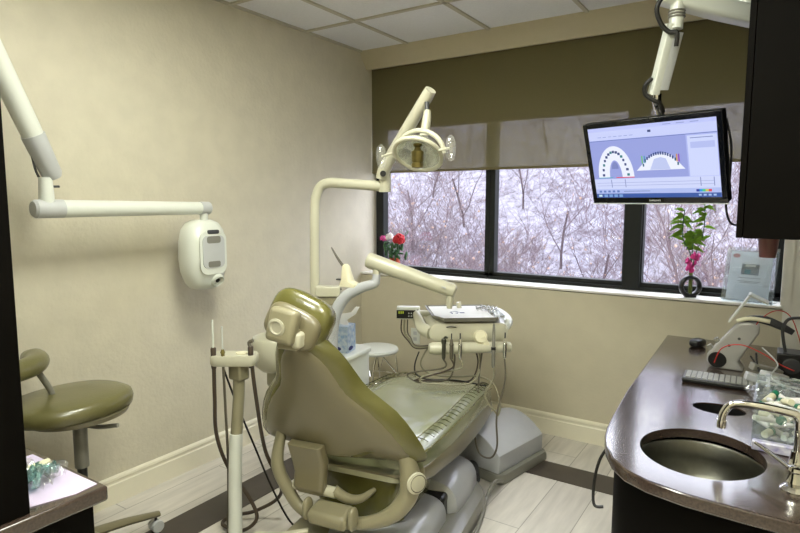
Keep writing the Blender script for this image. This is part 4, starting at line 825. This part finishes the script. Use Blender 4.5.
def arch(cx, cy, a0, b0, a1, b1, c, name, lvl=1, base=0.0, n=24):
    q = MB(); vs = []; fs = []
    for k in range(n + 1):
        t = PI * k / n
        for a, b in ((a0, b0), (a1, b1)):
            for yy in (0, 0.0004): vs.append(((cx + a * math.cos(t) - 0.5) * SW, yy, (0.5 - (cy - b * math.sin(t))) * SH + sz))
    for k in range(n):
        i = k * 4; j = i + 4; fs += [(i, j, j + 2, i + 2), (i + 1, i + 3, j + 3, j + 1), (i, i + 1, j + 1, j), (i + 2, j + 2, j + 3, i + 3)]
    q.add(vs, fs); o = q.build(name, em(str(c), srgb(*c)), scn); o.location = (0, -0.0015 - 0.0005 * lvl - 0.0002, 0); return o
arch(0.20, 0.70, 0.155, 0.44, 0.055, 0.24, (236, 240, 255), 'upper_arch_image', 2); arch(0.20, 0.58, 0.03, 0.10, 0.0, 0.0, (120, 130, 190), 'palate_image', 3)
arch(0.20, 0.58, 0.016, 0.0, 0.030, 0.10, (130, 140, 195), 'palate_image', 3)
random.seed(2)
for k in range(15):
    t = PI * (0.03 + 0.94 * k / 14); sr(0.2 + 0.108 * math.cos(t) - 0.010, 0.70 - 0.36 * math.sin(t) - 0.017, 0.2 + 0.108 * math.cos(t) + 0.006 * random.random() + 0.006, 0.70 - 0.36 * math.sin(t) + 0.017, (36, 60, 120) if k % 4 else (30, 120, 130), 'tooth_mark', 4)
sr(0.045, 0.70, 0.17, 0.71, (60, 170, 190), lvl=3); sr(0.2, 0.70, 0.355, 0.712, (225, 60, 90), lvl=3)
# side view model
q = MB(); pl = [(0.38, 0.62), (0.47, 0.47), (0.52, 0.41), (0.60, 0.39), (0.66, 0.42), (0.70, 0.50), (0.76, 0.62)]
n = len(pl); q.add([((x - 0.5) * SW, 0, (0.5 - y) * SH + sz) for x, y in pl] + [((x - 0.5) * SW, 0.0004, (0.5 - y) * SH + sz) for x, y in pl], [tuple(range(n)), tuple(range(2 * n - 1, n - 1, -1))] + [(i, (i + 1) % n, n + (i + 1) % n, n + i) for i in range(n)])
o = q.build('side_view_image', em('w', srgb(236, 240, 255)), scn); o.location = (0, -0.0029, 0)
q = MB(); pl = [(0.49, 0.615), (0.53, 0.47), (0.58, 0.45), (0.62, 0.47), (0.65, 0.615)]; n = 5
q.add([((x - 0.5) * SW, 0, (0.5 - y) * SH + sz) for x, y in pl] + [((x - 0.5) * SW, 0.0004, (0.5 - y) * SH + sz) for x, y in pl], [tuple(range(n)), tuple(range(2 * n - 1, n - 1, -1))] + [(i, (i + 1) % n, n + (i + 1) % n, n + i) for i in range(n)])
o = q.build('side_view_shade', em('w2', srgb(190, 200, 240)), scn); o.location = (0, -0.0034, 0)
for k in range(16):
    u = k / 15; x = 0.435 + 0.27 * u; y = 0.545 - 0.15 * math.sin(PI * u) ** 0.6; sr(x, y - 0.02, x + 0.012, y + 0.02, (30, 60, 130) if abs(u - 0.5) < 0.42 else (20, 90, 120), 'tooth_mark', 5)
for x0, c in ((0.43, (110, 190, 110)), (0.45, (70, 150, 190)), (0.70, (210, 150, 90)), (0.715, (150, 60, 190))): sr(x0, 0.42, x0 + 0.01, 0.52, c, 'axis_mark', 5)
text('SAMSUNG', 0.010, M_ltgrey, 'lettering', mo, (-0.0, -0.003, -Hm / 2 + 0.011), (PI / 2, 0, 0))
MB().box((0.0, -0.003, Hm / 2 - 0.004), (0.022, 0.01, 0.014)).build('camera_tab', M_black, mo, bev=0.003)
MB().box((0, 0.05, 0.02), (0.12, 0.03, 0.12)).build('vesa_plate', M_ltgrey, mo, bev=0.004)
# monitor arm
AO = (2.60, -1.10, H)
ma = thing('ceiling_mount', 'white articulated ceiling mount from which the monitor hangs', 'monitor mount', AO)
def A(p): return W2(p, AO)
mh = Vector((2.283, -1.177, 1.659)) - nn * 0.075 + up * 0.02
MB().tube([A((2.565, -1.14, 2.615)), A((2.565, -1.14, 2.165))], 0.035, 24).build('ceiling_pole', M_whitep, ma)
MB().tube([A((2.565, -1.14, 2.165)), A((2.565, -1.14, 2.150))], 0.04, 24).build('pole_collar', M_cream, ma)
m = MB(); R = []
a0 = Vector((2.30, -1.29, 2.235)); a1 = Vector((2.66, -1.09, 2.135)); dd = (a1 - a0).normalized(); sd = dd.cross(Vector((0, 0, 1))).normalized()
for t_, hh, hw_ in [(0, 0.01, 0.02), (0.03, 0.028, 0.035), (0.5, 0.034, 0.04), (0.95, 0.03, 0.042), (1.0, 0.01, 0.03)]:
    c = a0.lerp(a1, t_); R.append([A(c + sd * x + Vector((0, 0, z))) for x, z in rrect(0, 0, 2 * hw_, 2 * hh, min(hw_, hh) * 0.6, 5)])
m.rings(R); m.build('horizontal_link', M_whitep, ma)
MB().tube([A((2.365, -1.27, 2.26)), A((2.36, -1.27, 2.115))], 0.024, 20).build('shoulder_joint', M_whitep, ma)
m = MB()
for z in (2.155, 2.165, 2.175): m.lathe([(0.027, -0.003), (0.029, 0), (0.027, 0.003)], A((2.362, -1.27, z)), 24)
m.build('joint_rings', M_greyp, ma)
s0 = Vector((2.355, -1.268, 2.13)); s1 = Vector((2.298, -1.215, 1.905)); dv2 = (s1 - s0).normalized(); sx_ = Vector((0.84, 0.54, 0)); 
for name, off, w, mm, t0, t1 in (('arm_channel', -0.012, 0.030, M_whitep, -0.02, 1.0), ('arm_cover', 0.014, 0.036, M_ltgrey, 0.10, 0.93)):
    m = MB(); sy = dv2.cross(sx_).normalized(); R = []
    for t_ in (t0, t1):
        c = s0.lerp(s1, t_) + sx_ * off; R.append([A(c + sx_ * x + sy * y) for x, y in rrect(0, 0, w, 0.045, 0.005, 3)])
    m.rings(R); m.build(name, mm, ma)
MB().tube([A(s1), A((2.298, -1.20, 1.875)), A(mh + Vector((0, 0, 0.12))), A(mh)], [0.018, 0.017, 0.016, 0.02], 14, 3).build('wrist', M_chrome, ma)
MB().tube([A(p) for p in [(2.368, -1.29, 2.225), (2.33, -1.32, 2.225), (2.305, -1.325, 2.18), (2.318, -1.31, 2.13), (2.345, -1.30, 2.10), (2.37, -1.30, 2.095), (2.368, -1.29, 2.05)]], 0.008, 10, 5).build('cable_loop', M_tubebl, ma)
MB().tube([A(p) for p in [(2.285, -1.24, 1.96), (2.262, -1.24, 1.935), (2.262, -1.23, 1.905), (2.285, -1.225, 1.885), (2.31, -1.215, 1.87), (2.32, -1.19, 1.84)]], 0.008, 10, 5).build('cable_loop', M_tubebl, ma)
cable('monitor_cable', [(2.53, -1.20, 1.80), (2.552, -1.21, 1.70), (2.552, -1.20, 1.58), (2.545, -1.18, 1.49), (2.56, -1.15, 1.43), (2.59, -1.13, 1.42)], 0.004, M_tubebl, 'thin black cable hanging between monitor and dark wall cabinet')

# ================================================================== COUNTER ITEMS
fa = thing('faucet', 'chrome gooseneck faucet with low side lever beside the sink', 'faucet', (2.795, -1.64, CT))
def Fp(p): return W2(p, (2.795, -1.64, CT))
MB().lathe([(0.03, 0), (0.03, 0.006), (0.022, 0.014), (0.018, 0.03), (0.016, 0.05)], (0, 0, 0), 24).build('base', M_chrome, fa)
MB().tube([Fp(p) for p in [(2.795, -1.64, 0.78), (2.795, -1.64, 0.87), (2.790, -1.64, 0.893), (2.775, -1.64, 0.903), (2.70, -1.65, 0.912), (2.65, -1.655, 0.912), (2.622, -1.658, 0.903), (2.606, -1.66, 0.875), (2.603, -1.66, 0.845)]], 0.0115, 16, 6).build('spout', M_chrome, fa)
MB().tube([Fp((2.6035, -1.66, 0.855)), Fp((2.6025, -1.66, 0.832))], 0.0145, 18).build('aerator', M_chrome, fa)
hb = MB().lathe([(0.034, 0), (0.034, 0.005), (0.026, 0.012), (0.018, 0.016), (0.022, 0.024), (0.018, 0.034), (0.016, 0.05), (0.020, 0.056), (0.018, 0.064), (0.001, 0.066)], Fp((2.788, -1.80, CT)), 24).build('handle_base', M_chrome, fa)
MB().tube([Fp(p) for p in [(2.785, -1.80, CT + 0.052), (2.74, -1.745, CT + 0.062), (2.692, -1.69, CT + 0.070)]], [0.008, 0.006, 0.0045], 10, 3).build('lever', M_chrome, hb)
ms = thing('mouse', 'black computer mouse at the far end of the worktop', 'mouse', (2.385, -0.215, CT), rad(-20))
MB().ell((0, 0, 0.022), (0.066, 0.10, 0.046), 0.7).build('body', M_black, ms); MB().box((0, 0.02, 0.034), (0.006, 0.02, 0.004)).build('scroll_wheel', M_tubel, ms)
kb = thing('keyboard', 'black keyboard with pale keys lying across the worktop', 'keyboard', (2.60, -0.86, CT + 0.002), rad(2))
MB().box((0, 0, 0.010), (0.40, 0.14, 0.018)).build('tray', M_black, kb, bev=0.006)
random.seed(1); key0 = None
for r_ in range(5):
    for c_ in range(18):
        k_ = MB().box((0, 0, 0), (0.0165, 0.017, 0.006)).build('key', mat('grey_keys', srgb(150, 150, 142), 0.5, noise=0.05), kb) if key0 is None else key0.copy()
        if key0 is None: key0 = k_
        else: C.objects.link(k_); k_.parent = kb
        k_.location = (-0.179 + c_ * 0.021, 0.046 - r_ * 0.0225, 0.0205)
# camera/handpiece docking device
dv_ = thing('curing_dock', 'slanted grey desktop dental device with round side port and open tray', 'dental device', (2.59, -0.58, CT), rad(0)); dv_.scale = (1.25, 1.0, 1.2)
prof_ = [(-0.075, 0.0), (-0.10, 0.02), (-0.10, 0.05), (-0.02, 0.165), (0.0, 0.185), (0.035, 0.19), (0.06, 0.175), (0.06, 0.15), (0.0, 0.035), (0.02, 0.0)]
m = MB(); n = len(prof_)
m.add([(x, -0.04, z) for x, z in prof_] + [(x, 0.05, z) for x, z in prof_], [tuple(range(n)), tuple(range(2 * n - 1, n - 1, -1))] + [(i, (i + 1) % n, n + (i + 1) % n, n + i) for i in range(n)])
m.build('housing', mat('device_grey', srgb(158, 156, 150), 0.35, noise=0.05, coat=0.2), dv_, bev=0.008)
MB().lathe([(0.03, -0.002), (0.03, 0.004), (0.026, 0.004), (0.001, 0.003)], (-0.065, -0.04, 0.035), 24, (0, -1, 0)).build('round_port', M_black, dv_)
for x, z in ((-0.03, 0.105), (0.0, 0.135)): MB().lathe([(0.005, 0), (0.005, 0.003), (0.001, 0.003)], (x, -0.04, z - 0.01), 12, (0, -1, 0)).build('screw', M_dkgrey, dv_)
for x, z in ((-0.093, 0.075), (-0.072, 0.105)): MB().box((x, 0.0, z), (0.016, 0.03, 0.018), (0, rad(-35), 0)).build('side_button', M_greyp, dv_, bev=0.003)
m = MB(); m.box((-0.005, 0.03, 0.235), (0.008, 0.09, 0.13), (0, rad(30), 0)); m.box((0.05, 0.03, 0.275), (0.07, 0.09, 0.007), (0, rad(25), 0)); m.build('raised_lid', M_whitep, dv_, bev=0.003)
MB().tube([(0.0, 0.0, 0.185), (0.03, -0.005, 0.20), (0.075, -0.01, 0.20), (0.12, -0.015, 0.185), (0.16, -0.02, 0.165)], [0.008, 0.012, 0.016, 0.014, 0.010], 12, 5).build('curved_handpiece', M_dkgrey, dv_)
MB().tube([(-0.01, -0.03, 0.19), (0.03, -0.035, 0.205), (0.09, -0.035, 0.20)], 0.008, 10, 4).build('pale_tube', M_ivory, dv_)
# second handpiece box with gooseneck
gb = thing('gooseneck_box', 'small black box with curved dark gooseneck and grey head', 'desktop device', (2.79, -0.62, CT))
MB().box((0.0, 0, 0.06), (0.11, 0.12, 0.12)).build('box', M_black, gb, bev=0.006)
MB().lathe([(0.03, 0), (0.034, 0.006), (0.028, 0.008), (0.001, 0.003)], (0.0, -0.06, 0.07), 24, (0, -1, 0)).build('port_ring', M_dkgrey, gb)
MB().tube([(-0.025, -0.02, 0.12), (-0.035, -0.03, 0.17), (-0.04, -0.03, 0.22), (-0.025, -0.035, 0.262), (0.01, -0.04, 0.275), (0.05, -0.045, 0.275)], 0.0065, 12, 6).build('gooseneck', M_dkgrey, gb)
MB().tube([(0.035, -0.045, 0.275), (0.05, -0.045, 0.28), (0.11, -0.05, 0.285)], [0.012, 0.022, 0.02], 16).build('grey_head', M_greyp, gb)
# clear tub with green capped tubes
tub = thing('clear_tub', 'clear plastic tub full of small tubes behind the faucet', 'tub', (2.79, -1.355, CT), rad(0))
m = MB(); hw_, hd_ = 0.11, 0.175
for c, d in (((-hw_, 0, 0.07), (0.003, 2 * hd_, 0.14)), ((hw_, 0, 0.07), (0.003, 2 * hd_, 0.14)), ((0, -hd_, 0.07), (2 * hw_, 0.003, 0.14)), ((0, hd_, 0.07), (2 * hw_, 0.003, 0.14)), ((0, 0, 0.0025), (2 * hw_, 2 * hd_, 0.003))): m.box(c, d)
m.build('walls', M_acryl, tub)
m = MB()
for s in (-1, 1): m.box((s * hw_, 0, 0.141), (0.008, 2 * hd_ + 0.008, 0.005)); m.box((0, s * hd_, 0.141), (2 * hw_ + 0.008, 0.008, 0.005))
m.build('rim', M_acryl, tub)
random.seed(21); proto = {}
def tube_item(kind):
    if kind == 0:
        t = MB().lathe([(0.001, -0.03), (0.011, -0.03), (0.012, 0.015), (0.008, 0.022), (0.001, 0.022)], (0, 0, 0), 12).build('sample_tube', M_ivory)
        c = MB().lathe([(0.013, 0.018), (0.013, 0.034), (0.001, 0.034)], (0, 0, 0), 12).build('cap', M_green, t)
    else:
        t = MB().lathe([(0.001, -0.04), (0.008, -0.04), (0.008, 0.03), (0.003, 0.04), (0.001, 0.05)], (0, 0, 0), 12).build('sample_tube', M_wpetal)
        c = MB().lathe([(0.009, -0.05), (0.009, -0.036)], (0, 0, 0), 12).build('cap', M_whitep, t)
    return t, c
lib = [tube_item(0), tube_item(1)]; used = [False, False]
for k in range(40):
    kind = 0 if k % 3 == 0 else 1; t0_, c0_ = lib[kind]
    if used[kind]: t_ = t0_.copy(); C.objects.link(t_); c_ = c0_.copy(); C.objects.link(c_); c_.parent = t_
    else: t_ = t0_; used[kind] = True
    lx_ = (k % 4 - 1.5) * 0.046; ly_ = ((k // 4) % 5 - 2) * 0.056; lz = 0.02 + (k // 20) * 0.045 + random.random() * 0.02
    t_.location = (2.79 + lx_, -1.355 + ly_ * 1.1, CT + lz + 0.01); t_.rotation_euler = (random.uniform(1.1, 1.9), random.uniform(-0.3, 0.3), random.random() * 6)
    tag(t_, 'small ivory tube with green cap in the clear tub' if kind == 0 else 'small white capped syringe tube in the clear tub', 'tube', 'green capped tubes in the clear tub' if kind == 0 else 'white syringe tubes in the clear tub')
tag(MB().box((2.775, -1.553, CT + 0.016), (0.19, 0.028, 0.03)).build('foil_packet', mat('lilac_foil', srgb(170, 165, 215), 0.25, metal=0.3, col2=srgb(235, 235, 250), nscale=45, coat=0.4), bev=0.005), 'shiny lilac white foil packet at the foot of the clear tub', 'packet')
crumple('clear_film', (2.72, -0.99, CT + 0.012), (0.16, 0.16, 0.05), M_film, 'crumpled clear film heaped beside the keyboard', 'film', 0.3, 31)
# cables tangle
cable('tangled_cable', [(2.50, -0.66, 0.78), (2.53, -0.70, 0.86), (2.60, -0.70, 0.885), (2.68, -0.70, 0.86), (2.75, -0.70, 0.82), (2.80, -0.70, 0.80)], 0.0025, M_redw, 'thin red wire arching over the grey device')
cable('tangled_cable', [(2.63, -0.60, 0.90), (2.66, -0.60, 0.98), (2.72, -0.58, 1.03), (2.78, -0.56, 1.0), (2.83, -0.60, 0.86), (2.86, -0.66, 0.77)], 0.0022, M_redw, 'thin red wire looping high above the devices')
cable('tangled_cable', [(2.66, -0.72, 0.86), (2.68, -0.80, 0.80), (2.74, -0.86, 0.775), (2.82, -0.84, 0.78), (2.86, -0.78, 0.80)], 0.004, M_tubebl, 'black cable curling in front of the small black box')
cable('tangled_cable', [(2.64, -0.70, 0.84), (2.70, -0.78, 0.79), (2.80, -0.80, 0.765), (2.74, -0.92, 0.765), (2.84, -0.94, 0.77), (2.88, -0.86, 0.80)], 0.0035, M_tubebl, 'black cable zigzag between the film and the devices')
cable('tangled_cable', [(2.68, -0.68, 0.88), (2.74, -0.74, 0.83), (2.72, -0.86, 0.80), (2.80, -0.98, 0.79), (2.86, -1.02, 0.80)], 0.003, M_ltgrey, 'pale grey cable running beside the black cables')
for i, (x, y, rz) in enumerate([(2.70, -0.74, 0.6), (2.73, -0.79, 0.9), (2.69, -0.83, 0.3)]):
    tag(MB().box((0, 0, 0), (0.13, 0.035, 0.03), (0.1, 0.25, 0)).build('small_packet', [M_greyp, M_ltgrey, M_silver][i], loc=(x, y, 0.80 - 0.012 * i), rotz=rz, bev=0.004), ['dark grey', 'pale grey', 'silver'][i] + ' narrow packet in the clutter behind the keyboard', 'packet', None)

for i, (x, y, z, rx, rz, l, w) in enumerate([(2.74, -0.92, 0.79, 0.3, 0.4, 0.14, 0.012), (2.79, -0.97, 0.80, 0.5, 1.0, 0.12, 0.010), (2.71, -0.90, 0.80, -0.3, 1.6, 0.13, 0.014), (2.83, -0.90, 0.81, 0.2, 2.2, 0.12, 0.012)]):
    tag(MB().box((0, 0, 0), (l, w, 0.006), (0, rx * 0.5, 0)).build('plastic_strip', [M_whitep, M_ltgrey, M_silver, M_tubel][i], loc=(x, y, z), rotz=rz), ['white', 'pale grey', 'silver grey', 'tan'][i] + ' narrow plastic strip in the clutter by the clear tub', 'strip')
# ================================================================== OUTSIDE
def snow_mat():
    m = bpy.data.materials.new('snowy_brush'); m.use_nodes = True; nt = m.node_tree; N = nt.nodes; L = nt.links; b = N['Principled BSDF']
    tc = N.new('ShaderNodeTexCoord'); n = N.new('ShaderNodeTexNoise'); n.inputs['Scale'].default_value = 2.2; n.inputs['Detail'].default_value = 12; n.inputs['Roughness'].default_value = 0.8; L.new(tc.outputs['Object'], n.inputs[0])
    cr = N.new('ShaderNodeValToRGB'); cr.color_ramp.elements[0].position = 0.38; cr.color_ramp.elements[0].color = (*srgb(66, 56, 62), 1); cr.color_ramp.elements[1].position = 0.60; cr.color_ramp.elements[1].color = (*srgb(136, 135, 144), 1)
    L.new(n.outputs['Fac'], cr.inputs[0]); L.new(cr.outputs[0], b.inputs['Base Color']); b.inputs['Roughness'].default_value = 0.9; return m
M_snow = snow_mat()
def gz(x, y): return -3.2 + max(0, y - 10) * 0.12 + max(0, y - 16) * 0.45
nx, ny = 50, 40; vs = []; fs = []; random.seed(5)
for j in range(ny + 1):
    for i in range(nx + 1):
        x = -60 + 90 * i / nx; y = 1.2 + 70 * (j / ny) ** 1.3; z = gz(x, y) + 0.25 * math.sin(x * 0.7 + y) * min(1, y / 6) + random.uniform(-.15, .15); vs.append((x, y, z))
for j in range(ny):
    for i in range(nx): a = j * (nx + 1) + i; fs.append((a, a + 1, a + nx + 2, a + nx + 1))
tag(MB().add(vs, fs).build('ground_snow', M_snow), kind='structure')
def tree_mesh(seed, hgt):
    random.seed(seed); V = []; Fc = []; MI = []; LV = []
    def seg(p, q, r0, r1, n):
        t = (q - p).normalized(); a = t.orthogonal().normalized(); b = t.cross(a); k = len(V)
        for c, r in ((p, r0), (q, r1)):
            for i in range(n): g = 2 * PI * i / n; V.append(tuple(c + (a * math.cos(g) + b * math.sin(g)) * r))
        for i in range(n): Fc.append((k + i, k + (i + 1) % n, k + n + (i + 1) % n, k + n + i))
    cnt = [0]
    def grow(p, d, L, r, dep):
        if dep == 0 or cnt[0] > 2600: return
        ns = 3; q = p
        for i in range(ns):
            d = (d + Vector((random.uniform(-.22, .22), random.uniform(-.22, .22), random.uniform(-.05, .16)))).normalized(); q2 = q + d * L / ns; r2 = r * 0.86
            seg(q, q2, r, r2, 5 if dep > 4 else 3); MI.extend([0 if dep > 4 else 1] * (5 if dep > 4 else 3)); cnt[0] += 1
            q = q2; r = r2
            if dep > 1:
                for _ in range(1 if dep > 2 else 2):
                    s = Vector((random.uniform(-1, 1), random.uniform(-1, 1), random.uniform(-.1, .9))).normalized(); grow(q, (d * 0.55 + s).normalized(), L * random.uniform(0.55, 0.8), max(r * 0.5, 0.004), dep - 1)
        if dep <= 2 and random.random() < 0.06: LV.append(q)
        grow(q, d, L * 0.75, r * 0.9, dep - 1)
    grow(Vector((0, 0, 0)), Vector((random.uniform(-.1, .1), random.uniform(-.1, .1), 1)), hgt, 0.045 + 0.02 * random.random(), 6)
    me = bpy.data.meshes.new('tree'); me.from_pydata(V, [], Fc); me.materials.append(M_bark); me.materials.append(M_twig); me.polygons.foreach_set('material_index', MI); me.update()
    lm = MB()
    for p in LV: lm.ell(tuple(p), (0.045, 0.045, 0.015), 1.0, (random.random() * 3, random.random() * 3, 0), 6, 4)
    lo = lm.build('dry_leaf', M_orange) if LV else None
    return me, lo
protos = [tree_mesh(s, 2.6) for s in (11, 12, 13, 14)]
random.seed(17); tl_ = ['slender bare winter tree outside behind the window', 'spreading bare winter tree outside behind the window', 'leaning bare winter tree outside behind the window', 'bushy bare winter tree outside behind the window']
first = [True] * 4
for k in range(64):
    i = k % 4; me, lo = protos[i]
    y = 5.0 + 24 * (k / 64) ** 1.1 + random.uniform(-.8, .8)
    lo_x = 2.71 - (y + 3.6) * 1.25; hi_x = 2.6 + (y + 3.6) * 0.05
    x = lo_x + (hi_x - lo_x) * ((k * 0.618) % 1.0)
    o = bpy.data.objects.new('bare_tree', me); C.objects.link(o); sc = random.uniform(0.75, 1.15)
    o.location = (x, y, gz(x, y) - 0.2); o.rotation_euler = (0, 0, random.random() * 6.28); o.scale = (sc, sc, sc * random.uniform(0.85, 1.1))
    tag(o, tl_[i], 'tree', ['slender', 'spreading', 'leaning', 'bushy'][i] + ' bare trees outside')
    if lo:
        if first[i]: l2 = lo; first[i] = False
        else: l2 = lo.copy(); C.objects.link(l2)
        l2.parent = o; l2['kind'] = 'stuff'
